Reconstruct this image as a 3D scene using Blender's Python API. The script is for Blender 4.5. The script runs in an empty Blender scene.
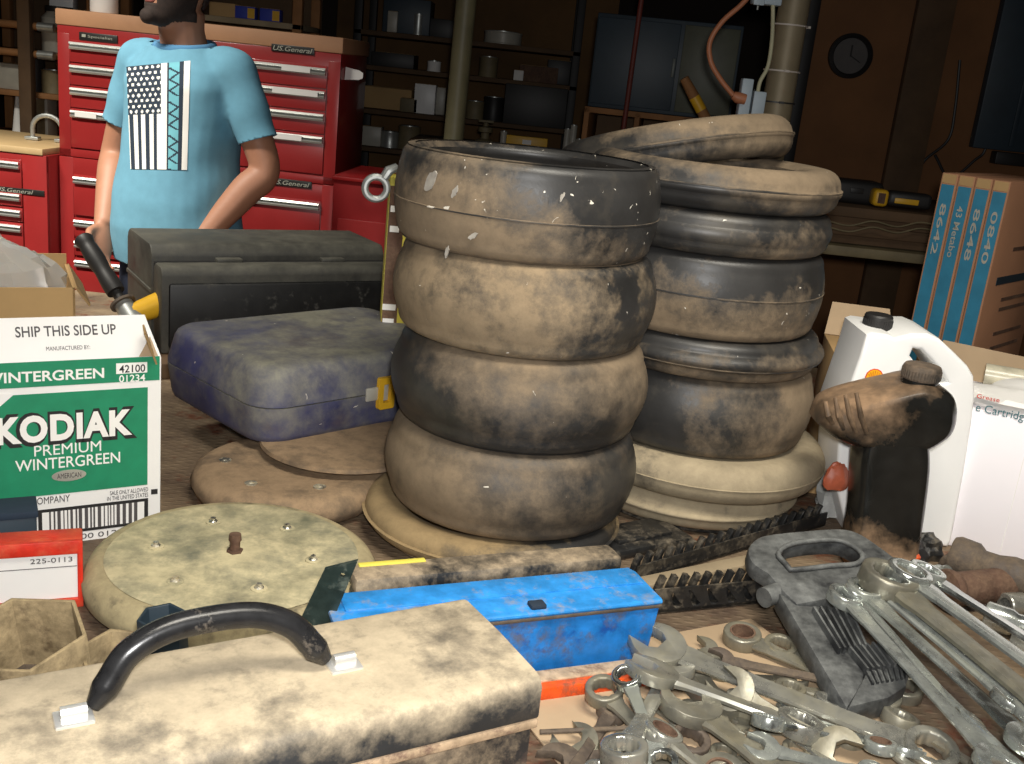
import bpy, bmesh, math, random
from math import pi, sin, cos, radians
from mathutils import Vector, Matrix, Quaternion
from mathutils.bvhtree import BVHTree
V = Vector
col = bpy.context.scene.collection
rng = random.Random(7)
T = 0.85                                    # bench top height

# ---------------------------------------------------------------- camera
FPX = 1050.0; TH = radians(16.3); RO = radians(6.0)
CAM = V((0, 0, 1.55))
_R0 = V((1, 0, 0)); _U0 = V((0, sin(TH), cos(TH))); FW = V((0, cos(TH), -sin(TH)))
CR = cos(RO)*_R0 + sin(RO)*_U0
CU = -sin(RO)*_R0 + cos(RO)*_U0
cd = bpy.data.cameras.new('camera'); cam = bpy.data.objects.new('camera', cd); col.objects.link(cam)
M = Matrix((CR, CU, -FW)).transposed().to_4x4(); M.translation = CAM
cam.matrix_world = M
cd.sensor_width = 36; cd.lens = 36*FPX/1024; cd.clip_start = 0.02; cd.clip_end = 60
bpy.context.scene.camera = cam

def ray(px, py): return FW + (px-512)/FPX*CR + (382-py)/FPX*CU
def Z(px, py, z):                           # point of the photograph on the level z
    d = ray(px, py); return CAM + d*((z-CAM.z)/d.z)
def Y(px, py, y):                           # point of the photograph at distance y
    d = ray(px, py); return CAM + d*(y/d.y)

# ---------------------------------------------------------------- materials
def srgb(r, g, b):
    f = lambda c: (c/255/12.92) if c/255 <= .04045 else ((c/255+.055)/1.055)**2.4
    return (f(r), f(g), f(b), 1)
def _new(name):
    m = bpy.data.materials.new(name); m.use_nodes = True
    nt = m.node_tree; b = nt.nodes['Principled BSDF']
    return m, nt, b
def N(nt, t, **kw):
    n = nt.nodes.new(t)
    for k, v in kw.items(): setattr(n, k, v)
    return n
def coords(nt, seed, stretch=(1, 1, 1)):
    tc = N(nt, 'ShaderNodeTexCoord'); oi = N(nt, 'ShaderNodeObjectInfo')
    mul = N(nt, 'ShaderNodeVectorMath', operation='MULTIPLY'); mul.inputs[1].default_value = stretch
    nt.links.new(tc.outputs['Object'], mul.inputs[0])
    mr = N(nt, 'ShaderNodeMath', operation='MULTIPLY_ADD'); mr.inputs[1].default_value = 23.7; mr.inputs[2].default_value = seed
    nt.links.new(oi.outputs['Random'], mr.inputs[0])
    add = N(nt, 'ShaderNodeVectorMath', operation='ADD')
    nt.links.new(mul.outputs[0], add.inputs[0]); nt.links.new(mr.outputs[0], add.inputs[1])
    return add.outputs[0]
def noise(nt, vec, scale, detail=6, rough=.6, dist=0):
    n = N(nt, 'ShaderNodeTexNoise'); n.inputs['Scale'].default_value = scale
    n.inputs['Detail'].default_value = detail; n.inputs['Roughness'].default_value = rough
    n.inputs['Distortion'].default_value = dist
    nt.links.new(vec, n.inputs['Vector']); return n.outputs[0]
def ramp(nt, fac, a, b, ca=(0, 0, 0, 1), cb=(1, 1, 1, 1)):
    r = N(nt, 'ShaderNodeValToRGB'); e = r.color_ramp.elements
    e[0].position = a; e[1].position = b; e[0].color = ca; e[1].color = cb
    nt.links.new(fac, r.inputs[0]); return r.outputs[0]
def mixc(nt, fac, a, b):
    m = N(nt, 'ShaderNodeMix', data_type='RGBA')
    for v, i in ((fac, 0), (a, 6), (b, 7)):
        if isinstance(v, (tuple, list)): m.inputs[i].default_value = v
        elif isinstance(v, (int, float)): m.inputs[i].default_value = v
        else: nt.links.new(v, m.inputs[i])
    return m.outputs[2]
def math_(nt, op, a, b, clamp=False):
    m = N(nt, 'ShaderNodeMath', operation=op); m.use_clamp = clamp
    for v, i in ((a, 0), (b, 1)):
        if isinstance(v, (int, float)): m.inputs[i].default_value = v
        else: nt.links.new(v, m.inputs[i])
    return m.outputs[0]
def bump(nt, b, h, strength=.2, dist=.002):
    n = N(nt, 'ShaderNodeBump'); n.inputs['Strength'].default_value = strength; n.inputs['Distance'].default_value = dist
    nt.links.new(h, n.inputs['Height']); nt.links.new(n.outputs[0], b.inputs['Normal'])
def plain(name, c, rough=.5, metal=0, var=.12, scale=14, bmp=0, spec=.5, seed=0, coat=0):
    m, nt, b = _new(name)
    v = coords(nt, seed); n = noise(nt, v, scale, 5)
    lo = tuple(x*(1-var) for x in c[:3])+(1,); hi = tuple(min(1, x*(1+var)) for x in c[:3])+(1,)
    nt.links.new(ramp(nt, n, .3, .7, lo, hi), b.inputs['Base Color'])
    b.inputs['Roughness'].default_value = rough; b.inputs['Metallic'].default_value = metal
    b.inputs['Specular IOR Level'].default_value = spec; b.inputs['Coat Weight'].default_value = coat
    if bmp: bump(nt, b, noise(nt, v, scale*6, 4), bmp, .001)
    return m
def dusty(name, base, dust, cover=.5, scale=6, soft=.08, up=.0, rough=.45, rdust=.95, metal=0, fleck=0, fc=(.75, .7, .6, 1),
          seed=0, bmp=.25, stretch=(1, 1, 1), dist=.6, third=None, tcover=.3, grad=None, fine=.8, bias=0):
    """a base surface under patches of dry dust: cover = share covered, up = how much more lies on level faces"""
    m, nt, b = _new(name)
    v = coords(nt, seed, stretch)
    n1 = noise(nt, v, scale, 9, .64, dist*.4)
    n2 = noise(nt, v, scale*5, 7, .72)
    fac = math_(nt, 'MULTIPLY_ADD', n1, 1.7); fac.node.inputs[2].default_value = -.35-fine/2+bias
    n1 = math_(nt, 'ADD', fac, math_(nt, 'MULTIPLY', n2, fine)); fac = n1
    if grad:
        tc = N(nt, 'ShaderNodeTexCoord'); dp = N(nt, 'ShaderNodeVectorMath', operation='DOT_PRODUCT'); dp.inputs[1].default_value = grad
        nt.links.new(tc.outputs['Object'], dp.inputs[0]); fac = math_(nt, 'ADD', fac, dp.outputs['Value']); n1 = fac
    if up:
        g = N(nt, 'ShaderNodeNewGeometry'); s = N(nt, 'ShaderNodeSeparateXYZ'); nt.links.new(g.outputs['Normal'], s.inputs[0])
        fac = math_(nt, 'MULTIPLY_ADD', math_(nt, 'MAXIMUM', s.outputs[2], 0), up); fac.node.inputs[2].default_value = 0
        fac = math_(nt, 'ADD', fac, n1)
    t = 1-cover; t = .5+(t-.5)*.75
    k = ramp(nt, fac, max(0, t-soft*1.6), min(1, t+soft*1.6))
    dlo = tuple(x*.72 for x in dust[:3])+(1,); dhi = tuple(min(1, x*1.18) for x in dust[:3])+(1,)
    dc = ramp(nt, n2, .3, .7, dlo, dhi)
    blo = tuple(x*.7 for x in base[:3])+(1,); bhi = tuple(min(1, x*1.3+.004) for x in base[:3])+(1,)
    bc = ramp(nt, noise(nt, v, scale*2.3, 5, .6), .3, .7, blo, bhi)
    if third:
        k3 = ramp(nt, noise(nt, v, scale*1.7, 7, .65), 1-tcover-.06, 1-tcover+.06)
        bc = mixc(nt, k3, bc, third)
    c = mixc(nt, k, bc, dc)
    if fleck:
        f = ramp(nt, noise(nt, v, scale*11, 3, .5, 1.0), .77-fleck*.1, .79-fleck*.1)
        c = mixc(nt, f, c, fc)
    nt.links.new(c, b.inputs['Base Color'])
    rr = mixc(nt, k, (rough,)*3+(1,), (rdust,)*3+(1,)); nt.links.new(rr, b.inputs['Roughness'])
    if metal:
        mm = mixc(nt, k, (metal,)*3+(1,), (0, 0, 0, 1)); nt.links.new(mm, b.inputs['Metallic'])
    if bmp: bump(nt, b, math_(nt, 'ADD', n2, k), bmp, .0015)
    return m

# ---------------------------------------------------------------- mesh helpers
class MB:
    def __init__(s): s.bm = bmesh.new()
    def _tf(s, vs, m):
        if m is not None: bmesh.ops.transform(s.bm, matrix=m, verts=vs)
    def box(s, c, d, rot=None, bev=0, seg=2, m=None):
        r = bmesh.ops.create_cube(s.bm, size=1); vs = r['verts']
        bmesh.ops.scale(s.bm, vec=d, verts=vs)
        if bev:
            es = list({e for v in vs for e in v.link_edges})
            q = bmesh.ops.bevel(s.bm, geom=es, offset=bev, segments=seg, profile=.5, affect='EDGES')
            vs = list({v for f in q['faces'] for v in f.verts} | {v for v in vs if v.is_valid})
        mm = Matrix.Translation(c)
        if rot is not None: mm = mm @ (rot.to_4x4() if hasattr(rot, 'to_4x4') else rot)
        if m is not None: mm = m @ mm
        s._tf(vs, mm); return s
    def cyl(s, a, b, r, r2=None, seg=20, cap=True):
        a, b = V(a), V(b); d = b-a; r2 = r if r2 is None else r2
        q = d.normalized().to_track_quat('Z', 'Y').to_matrix().to_4x4()
        mm = Matrix.Translation((a+b)/2) @ q
        bmesh.ops.create_cone(s.bm, cap_ends=cap, segments=seg, radius1=max(r, 1e-5), radius2=max(r2, 1e-5), depth=d.length, matrix=mm); return s
    def sph(s, c, r, sx=1, sy=1, sz=1, u=16, v=10, rot=None):
        mm = Matrix.Translation(c) @ (rot.to_4x4() if rot is not None else Matrix()) @ Matrix.Diagonal((sx, sy, sz, 1))
        bmesh.ops.create_uvsphere(s.bm, u_segments=u, v_segments=v, radius=r, matrix=mm); return s
    def tube(s, pts, r, seg=10, closed=False, rs=None, flat=1.0, upv=None):
        pts = [V(p) for p in pts]; n = len(pts); rings = []
        prev = None
        for i, p in enumerate(pts):
            a = pts[i-1] if (i > 0 or closed) else p; b = pts[(i+1) % n] if (i < n-1 or closed) else p
            t = (b-a).normalized()
            if prev is None:
                u = upv if upv is not None else (V((0, 0, 1)) if abs(t.z) < .9 else V((1, 0, 0)))
                x = (u - t*u.dot(t)).normalized()
            else: x = (prev - t*prev.dot(t)).normalized()
            prev = x; y = t.cross(x); rr = rs[i] if rs else r
            rings.append([s.bm.verts.new(p + x*cos(2*pi*k/seg)*rr*flat + y*sin(2*pi*k/seg)*rr) for k in range(seg)])
        for i in range(n if closed else n-1):
            A, B = rings[i], rings[(i+1) % n]
            for k in range(seg): s.bm.faces.new((A[k], A[(k+1) % seg], B[(k+1) % seg], B[k]))
        if not closed:
            s.bm.faces.new(rings[0][::-1]); s.bm.faces.new(rings[-1])
        return s
    def lathe(s, prof, seg=48, m=None, closed=False, capa=True, wob=0, a0=0, a1=2*pi):
        full = abs(a1-a0-2*pi) < 1e-6; rings = []
        cnt = seg if full else seg+1
        for k in range(cnt):
            a = a0+(a1-a0)*k/seg
            ring = []
            for i, (r, z) in enumerate(prof):
                w = 1+wob*(sin(3*a+z*30)+.6*sin(5*a+1.3))
                ring.append(s.bm.verts.new((r*cos(a)*w, r*sin(a)*w, z)))
            rings.append(ring)
        np_ = len(prof); vs = [v for r in rings for v in r]
        for k in range(seg if full else seg):
            A, B = rings[k], rings[(k+1) % cnt]
            for i in range(np_ if closed else np_-1):
                j = (i+1) % np_
                s.bm.faces.new((A[i], B[i], B[j], A[j]))
        if not closed and capa and full:
            if prof[0][0] > 1e-4: s.bm.faces.new([r[0] for r in rings][::-1])
            if prof[-1][0] > 1e-4: s.bm.faces.new([r[-1] for r in rings])
        if m is not None: s._tf(vs, m)
        return s
    def prism(s, out, z0, z1, m=None, holes=(), bev=0):
        """a 2D outline (with holes) given thickness from z0 to z1"""
        loops = [out]+list(holes); edges = []; vs = []
        for lp in loops:
            vv = [s.bm.verts.new((p[0], p[1], z0)) for p in lp]; vs += vv
            edges += [s.bm.edges.new((vv[i], vv[(i+1) % len(vv)])) for i in range(len(vv))]
        if holes:
            r = bmesh.ops.triangle_fill(s.bm, use_beauty=True, use_dissolve=False, edges=edges)
            fs = [g for g in r['geom'] if isinstance(g, bmesh.types.BMFace)]
        else: fs = [s.bm.faces.new(vs)]
        r = bmesh.ops.extrude_face_region(s.bm, geom=fs)
        nv = [g for g in r['geom'] if isinstance(g, bmesh.types.BMVert)]
        bmesh.ops.translate(s.bm, vec=(0, 0, z1-z0), verts=nv)
        allv = vs+nv
        bmesh.ops.recalc_face_normals(s.bm, faces=list({f for v in allv for f in v.link_faces}))
        if m is not None: s._tf(allv, m)
        return s
    def loft(s, rings, cap=True, closed_ring=True):
        rr = [[s.bm.verts.new(p) for p in ring] for ring in rings]
        n = len(rr[0])
        for A, B in zip(rr, rr[1:]):
            for k in range(n if closed_ring else n-1): s.bm.faces.new((A[k], A[(k+1) % n], B[(k+1) % n], B[k]))
        if cap and closed_ring: s.bm.faces.new(rr[0][::-1]); s.bm.faces.new(rr[-1])
        return s
    def quad(s, a, b, c, d): s.bm.faces.new([s.bm.verts.new(p) for p in (a, b, c, d)]); return s
    def build(s, name, m, parent=None, ang=35, bev=0, mats=None, recalc=True, smooth=True):
        bm = s.bm
        if recalc: bmesh.ops.recalc_face_normals(bm, faces=bm.faces[:])
        if bev:
            es = [e for e in bm.edges if len(e.link_faces) == 2 and e.calc_face_angle(0) > radians(30)]
            bmesh.ops.bevel(bm, geom=es, offset=bev, segments=2, profile=.5, affect='EDGES', clamp_overlap=True)
        for e in bm.edges:
            if len(e.link_faces) == 2 and e.calc_face_angle(0) > radians(ang): e.smooth = False
        for f in bm.faces: f.smooth = smooth
        me = bpy.data.meshes.new(name); bm.to_mesh(me); bm.free()
        for q in (mats or [m]): me.materials.append(q)
        o = bpy.data.objects.new(name, me); col.objects.link(o)
        if parent is not None: o.parent = parent
        return o
def thing(name, label, cat, loc=(0, 0, 0), rz=0, group=None, rot=None):
    o = bpy.data.objects.new(name, None); o.empty_display_size = .05; col.objects.link(o)
    mw = Matrix.Translation(loc) @ (rot.to_4x4() if rot is not None else Matrix.Rotation(rz, 4, 'Z'))
    o.matrix_world = mw; tag(o, label, cat, group); return o
def tag(o, label, cat, group=None, kind=None):
    o['label'] = label; o['category'] = cat
    if group: o['group'] = group
    if kind: o['kind'] = kind
    return o
def place(o, loc, rz=0, rot=None):
    o.matrix_world = Matrix.Translation(loc) @ (rot.to_4x4() if rot is not None else Matrix.Rotation(rz, 4, 'Z')); return o
def struct(name, mb, m, **k):
    o = mb.build(name, m, **k); o['kind'] = 'structure'; return o
def dup(src, loc=None, rot=None, rz=0, scale=1.0, label=None, group=None):
    r = src.copy(); col.objects.link(r)
    if loc is not None:
        r.matrix_world = Matrix.Translation(loc) @ (rot.to_4x4() if rot is not None else Matrix.Rotation(rz, 4, 'Z')) @ Matrix.Scale(scale, 4)
    if label: r['label'] = label
    if group: r['group'] = group
    for ch in list(src.children):
        c = ch.copy(); col.objects.link(c); c.parent = r
        for g in ch.children:
            d = g.copy(); col.objects.link(d); d.parent = c
    return r
def frame(A, B, upv=V((0, 0, 1))):
    """rotation whose x axis runs from A to B, z as near upv as it can"""
    x = (V(B)-V(A)).normalized(); y = upv.cross(x).normalized(); z = x.cross(y)
    return Matrix((x, y, z)).transposed()
def text(name, body, w, h, m, parent, mat4, bold=0.0, thick=.0004, shear=0, spacing=1.0):
    cu = bpy.data.curves.new('t', 'FONT'); cu.body = body; cu.size = 1; cu.offset = bold; cu.extrude = .02
    cu.resolution_u = 4; cu.shear = shear; cu.space_character = spacing
    ob = bpy.data.objects.new('t', cu); col.objects.link(ob)
    dg = bpy.context.evaluated_depsgraph_get(); dg.update()
    me = bpy.data.meshes.new_from_object(ob.evaluated_get(dg)); bpy.data.objects.remove(ob); bpy.data.curves.remove(cu)
    xs = [v.co.x for v in me.vertices]; ys = [v.co.y for v in me.vertices]
    x0, x1, y0, y1 = min(xs), max(xs), min(ys), max(ys)
    for v in me.vertices:
        v.co.x = ((v.co.x-x0)/(x1-x0)-.5)*w; v.co.y = ((v.co.y-y0)/(y1-y0)-.5)*h; v.co.z = thick if v.co.z > 0 else -thick*.2
    me.name = name; me.materials.clear(); me.materials.append(m)
    o = bpy.data.objects.new(name, me); col.objects.link(o); o.parent = parent; o.matrix_local = mat4
    return o
def face_mat(x, y, z, rx=90):
    """local frame of lettering on a face: rx=90 stands it upright facing -y"""
    return Matrix.Translation((x, y, z)) @ Matrix.Rotation(radians(rx), 4, 'X')
def rrect(w, h, r, n=5, cx=0, cy=0):
    pts = []
    for (sx, sy, a0) in ((1, 1, 0), (-1, 1, 90), (-1, -1, 180), (1, -1, 270)):
        for i in range(n+1):
            a = radians(a0+90*i/n); pts.append((cx+sx*(w/2-r)+r*cos(a), cy+sy*(h/2-r)+r*sin(a)))
    return pts
def circ(r, n=24, cx=0, cy=0, ph=0): return [(cx+r*cos(ph+2*pi*i/n), cy+r*sin(ph+2*pi*i/n)) for i in range(n)]
def bez(pts, n=10):
    """smooth curve through points (Catmull-Rom)"""
    P = [V(p) for p in pts]; P = [P[0]*2-P[1]]+P+[P[-1]*2-P[-2]]; out = []
    for i in range(1, len(P)-2):
        for k in range(n):
            t = k/n; a, b, c, d = P[i-1:i+3]
            out.append(.5*((2*b)+(c-a)*t+(2*a-5*b+4*c-d)*t*t+(3*b-a-3*c+d)*t**3))
    out.append(P[-2]); return out
# ---------------------------------------------------------------- the materials of the place
TAN = srgb(130, 113, 91); PALE = srgb(140, 122, 97); GREY = srgb(120, 112, 100); OCHRE = srgb(150, 128, 92)
BLK = (.012, .012, .013, 1)
rub = {}
for k, cov, sc, up, du in (('bare', .24, 6, .12, TAN), ('half', .52, 7, .12, TAN), ('caked', .80, 6, .15, PALE), ('pale', .97, 5, .2, srgb(172, 158, 132)), ('disc', .86, 9, .1, srgb(172, 158, 122)), ('ochre', .70, 7, .3, OCHRE)):
    rub[k] = dusty('rubber_'+k, (.024, .023, .023, 1), du, cov, sc, .14, up*.5, .42, fleck=.35 if k in ('bare', 'half') else .1, seed=len(rub)*3.1, bmp=.3)
M_boxblack = dusty('dusty_black_paint', (.03, .033, .036, 1), srgb(208, 186, 152), .30, 6, .17, .42, .45, seed=4, bmp=.3, third=srgb(86, 70, 62), tcover=.35)
M_boxlid = dusty('dusty_black_lid', (.03, .033, .036, 1), srgb(196, 180, 152), .44, 6, .17, .10, .45, seed=4, bmp=.3, third=srgb(86, 80, 74), tcover=.35, grad=(-.5, 1.2, 9), bias=-1.36)
M_boxbody = dusty('dusty_black_box_side', (.022, .022, .024, 1), srgb(176, 156, 128), .30, 9, .14, .1, .45, seed=44, bmp=.3, third=srgb(86, 72, 66), tcover=.4)
M_dustrim = dusty('dusty_edge', srgb(190, 165, 135), srgb(120, 95, 80), .35, 30, .1, seed=2)
M_handle = dusty('worn_black_vinyl', (.016, .016, .017, 1), srgb(120, 110, 98), .10, 28, .08, rough=.25, rdust=.7, seed=9, bmp=.1)
M_plated = plain('bright_plated_steel', (.85, .84, .8, 1), .3, .6, .08)
M_bluebox = dusty('worn_blue_enamel', srgb(28, 118, 196), srgb(90, 84, 82), .30, 16, .1, .0, .42, seed=3, bmp=.15, third=srgb(20, 80, 160), tcover=.4)
M_bluetop = dusty('blue_enamel_lid', srgb(45, 140, 215), srgb(140, 140, 140), .24, 15, .1, rough=.42, seed=8, bmp=.1)
M_chrome = dusty('tarnished_chrome', (.46, .46, .42, 1), srgb(120, 114, 92), .30, 7, .3, rough=.20, rdust=.42, metal=.92, seed=1, bmp=0)
M_chrome2 = dusty('clean_chrome', (.50, .53, .51, 1), srgb(128, 130, 116), .16, 5, .3, rough=.15, rdust=.38, metal=.95, seed=5, bmp=0)
M_dull = dusty('dull_satin_steel', (.33, .32, .27, 1), srgb(112, 104, 80), .45, 12, .3, rough=.30, rdust=.55, metal=.85, seed=6, bmp=.15)
M_rust = dusty('rusty_iron', srgb(86, 60, 46), srgb(112, 88, 70), .45, 22, .15, rough=.75, seed=7, bmp=.5)
M_brown = dusty('brown_oxide_steel', srgb(78, 68, 60), srgb(108, 94, 78), .4, 22, .15, rough=.6, seed=17, bmp=.3)
M_blackplastic = dusty('dusty_black_plastic', (.022, .023, .025, 1), srgb(120, 122, 120), .24, 9, .25, .12, .4, rdust=.8, seed=11, bmp=.15)
M_rackplastic = dusty('dusty_rack_plastic', (.014, .014, .014, 1), srgb(108, 98, 82), .20, 24, .14, .04, .35, seed=12, bmp=.2)
M_graycase = dusty('grey_dusted_black_plastic', (.022, .022, .022, 1), srgb(92, 90, 80), .36, 4, .3, .30, .42, rdust=.8, seed=13, bmp=.08)
M_casepanel = dusty('black_case_panel', (.006, .006, .006, 1), srgb(90, 88, 82), .10, 14, .1, .0, .5, seed=14, bmp=.1)
M_bluecase = dusty('dusty_navy_plastic', srgb(58, 62, 104), srgb(134, 132, 118), .22, 5, .24, .30, .5, rdust=.85, fleck=.3, seed=15, bmp=.1, third=srgb(84, 76, 92), tcover=.4)
M_yellow = plain('yellow_plastic', srgb(222, 172, 40), .45, var=.1)
M_ypaint = plain('yellow_paint', srgb(226, 212, 90), .6, var=.1)
M_disc = dusty('dusty_pressed_steel', srgb(88, 96, 88), srgb(200, 188, 150), .60, 5, .16, .08, .5, rdust=.95, seed=16, bmp=.25, third=srgb(110, 112, 92), tcover=.5)
M_disc2 = dusty('dim_dusty_steel', srgb(70, 62, 54), srgb(150, 126, 98), .66, 6, .16, .1, .5, seed=18, bmp=.2)
M_bolt = dusty('dusty_bolt_steel', (.55, .53, .45, 1), srgb(170, 155, 120), .35, 40, .1, rough=.3, metal=.9, seed=20)
M_red = plain('red_enamel', srgb(158, 44, 44), .32, var=.10, scale=5, spec=.5, coat=.2)
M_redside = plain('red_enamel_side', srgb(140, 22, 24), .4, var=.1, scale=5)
M_tantop = plain('tan_laminate', srgb(188, 140, 104), .6, var=.1, scale=6)
M_paletop = plain('pale_wood_top', srgb(206, 176, 128), .55, var=.1, scale=8)
M_alu = plain('aluminium_pull', (.72, .73, .70, 1), .32, .75, .08)
M_aludark = plain('pull_groove', (.12, .13, .12, 1), .5, .3, .1)
M_badge = plain('black_badge', (.02, .02, .018, 1), .4)
M_badgetext = plain('silver_lettering', (.5, .5, .42, 1), .4, .3)
M_white = plain('white_card', srgb(238, 236, 232), .75, var=.04, scale=7)
M_whitein = plain('white_box_card', srgb(250, 246, 250), .7, var=.02, scale=5)
M_green = plain('green_print', srgb(24, 134, 94), .65, var=.10, scale=40)
M_ink = plain('black_ink', srgb(34, 32, 32), .7)
M_inkgrey = plain('grey_ink', srgb(78, 74, 74), .7)
M_inkteal = plain('teal_ink', srgb(70, 112, 120), .7)
M_whiteink = plain('white_ink', srgb(244, 242, 236), .7, var=.03)
M_card = plain('brown_cardboard', srgb(186, 152, 104), .85, var=.07, scale=10)
M_cardfront = plain('cardboard_face', srgb(200, 164, 112), .85, var=.06, scale=10)
M_cardold = plain('stained_cardboard', srgb(178, 154, 124), .9, var=.1, scale=9)
M_orange = dusty('orange_paint', srgb(232, 84, 24), srgb(130, 80, 56), .28, 24, .1, rough=.4, seed=21)
M_redframe = dusty('red_plastic_frame', srgb(206, 44, 24), srgb(214, 110, 70), .25, 10, .2, rough=.45, seed=22)
M_jug = plain('white_jug_plastic', srgb(250, 250, 248), .38, var=.02, spec=.5)
M_bottle = dusty('dusty_black_bottle', (.010, .010, .009, 1), srgb(142, 116, 88), .10, 6, .14, .85, .25, rdust=.9, seed=23, bmp=.1)
M_bottletop = dusty('dusty_bottle_shoulder', (.010, .010, .009, 1), srgb(146, 118, 90), .5, 8, .2, .25, .25, rdust=.9, seed=27, bmp=.1, grad=(-3.2, 0, 3.2), bias=-1.17, fine=.5)
M_bottlelow = dusty('dusty_bottle_foot', (.010, .010, .009, 1), srgb(146, 118, 90), .5, 8, .14, 0, .25, rdust=.9, seed=28, bmp=.1, grad=(-1, 0, -6), bias=.22, fine=.5)
M_cap = dusty('dusty_cap', (.03, .028, .025, 1), srgb(112, 96, 80), .7, 14, .2, .2, .5, seed=29)
M_longcase = dusty('dusty_long_case', (.02, .021, .022, 1), srgb(168, 150, 124), .44, 9, .14, .10, .4, seed=41, bmp=.3)
M_wood = plain('shelf_wood', srgb(150, 104, 62), .75, var=.2, scale=8)
M_wooddark = plain('old_dark_wood', srgb(92, 70, 48), .8, var=.25, scale=7)
M_woodgrey = plain('greyed_board', srgb(150, 134, 108), .8, var=.2, scale=10)
M_pole = plain('olive_painted_pole', srgb(128, 122, 92), .5, var=.15, scale=9)
M_polefat = plain('grey_pipe', srgb(134, 122, 98), .55, .2, var=.18, scale=8)
M_greybox = plain('grey_electrical_plastic', srgb(176, 190, 200), .5, var=.08)
M_cordorange = plain('orange_cord_jacket', srgb(178, 114, 80), .5, var=.1)
M_cordpale = plain('pale_cable_jacket', srgb(186, 182, 150), .5, var=.1)
M_tie = plain('pale_cable_tie', srgb(190, 180, 170), .5)
M_dkblue = plain('dark_blue_steel', srgb(44, 58, 68), .5, var=.2, scale=5)
M_teal = plain('blue_print_card', srgb(48, 128, 160), .6, var=.15, scale=20)
M_cardpink = plain('printed_cardboard', srgb(176, 128, 96), .8, var=.12, scale=5)
M_blackshelf = plain('black_iron', (.014, .013, .013, 1), .55, .2)
M_dark = plain('dark_clutter_plastic', (.02, .019, .019, 1), .5)
M_skin = plain('skin', srgb(172, 122, 96), .55, var=.06, scale=20)
M_beard = plain('dark_beard', srgb(44, 32, 27), .85, var=.3, scale=120)
M_lip = plain('lips', srgb(158, 92, 84), .5)
M_shirt = plain('light_blue_cotton', srgb(106, 160, 184), .9, var=.06, scale=30, bmp=.1)
M_collar = plain('blue_rib_knit', srgb(86, 140, 182), .9, var=.06, scale=60)
M_jeans = plain('dark_denim', srgb(44, 52, 72), .9, var=.2, scale=40)
M_navy = plain('navy_ink', srgb(36, 50, 66), .85, var=.1)
M_aqua = plain('aqua_ink', srgb(112, 182, 196), .85)
M_silverpaint = plain('galvanised_zinc', (.5, .52, .5, 1), .38, .7, .15)
M_glassjar = plain('milky_plastic', srgb(176, 172, 160), .4)
M_khaki = plain('khaki_metal', srgb(120, 108, 80), .6, var=.25)
M_hexpot = dusty('dusty_hex_steel', srgb(120, 104, 76), srgb(168, 148, 112), .5, 14, .15, .1, .5, seed=25, bmp=.2, third=srgb(70, 52, 38), tcover=.4)
M_dkgreen = dusty('dark_green_plastic', srgb(40, 52, 48), srgb(96, 104, 92), .25, 20, .1, rough=.35, seed=26)
m, nt, b = _new('clear_film'); M_film = m
b.inputs['Base Color'].default_value = (.92, .93, .9, 1); b.inputs['Roughness'].default_value = .12
b.inputs['Transmission Weight'].default_value = .55; b.inputs['IOR'].default_value = 1.25; b.inputs['Alpha'].default_value = .75
# bench top: worn, dirty diamond plate
m, nt, b = _new('diamond_plate'); M_plate = m
tc = N(nt, 'ShaderNodeTexCoord')
v = coords(nt, 0)
c = ramp(nt, noise(nt, v, 5, 9, .7), .35, .65, srgb(86, 70, 58), srgb(150, 130, 104))
c2 = mixc(nt, ramp(nt, noise(nt, v, 9, 6, .7), .55, .65), c, srgb(110, 66, 46))
nt.links.new(c2, b.inputs['Base Color']); b.inputs['Roughness'].default_value = .65; b.inputs['Metallic'].default_value = .3
hs = []
for ang in (45, -45):
    mp = N(nt, 'ShaderNodeMapping'); mp.inputs['Rotation'].default_value = (0, 0, radians(ang)); mp.inputs['Scale'].default_value = (38, 90, 1)
    nt.links.new(tc.outputs['Object'], mp.inputs[0])
    vo = N(nt, 'ShaderNodeTexVoronoi'); vo.inputs['Scale'].default_value = 1; vo.inputs['Randomness'].default_value = 0
    nt.links.new(mp.outputs[0], vo.inputs['Vector']); hs.append(ramp(nt, vo.outputs['Distance'], .2, .36, (1, 1, 1, 1), (0, 0, 0, 1)))
bump(nt, b, math_(nt, 'MAXIMUM', hs[0], hs[1]), .4, .003)
def brick(name, ca, cb, scale, rough=.85):
    return plain(name, ca, rough, var=.25, scale=scale)
M_floor = plain('concrete', srgb(96, 86, 76), .85, var=.25, scale=2, bmp=.2)
M_wallb = plain('dark_panel_board', srgb(40, 30, 24), .85, var=.35, scale=2.2)
M_wallr = plain('brown_board', srgb(122, 82, 48), .8, var=.3, scale=1.8)
M_ceil = plain('ceiling_board', srgb(60, 52, 44), .9, var=.2, scale=2)
# ---------------------------------------------------------------- room shell
struct('floor', MB().box((0, 2.6, -.05), (9, 10, .1)), M_floor)
struct('wall_back', MB().box((0, 6.85, 1.6), (9, .1, 3.2)), M_wallb)
struct('wall_left', MB().box((-4.05, 2.6, 1.6), (.1, 8.4, 3.2)), M_wallb)
struct('wall_right', MB().box((4.05, 2.6, 1.6), (.1, 8.4, 3.2)), M_wallr)
struct('ceiling', MB().box((0, 2.6, 3.25), (8.2, 8.6, .1)), M_ceil)

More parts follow.
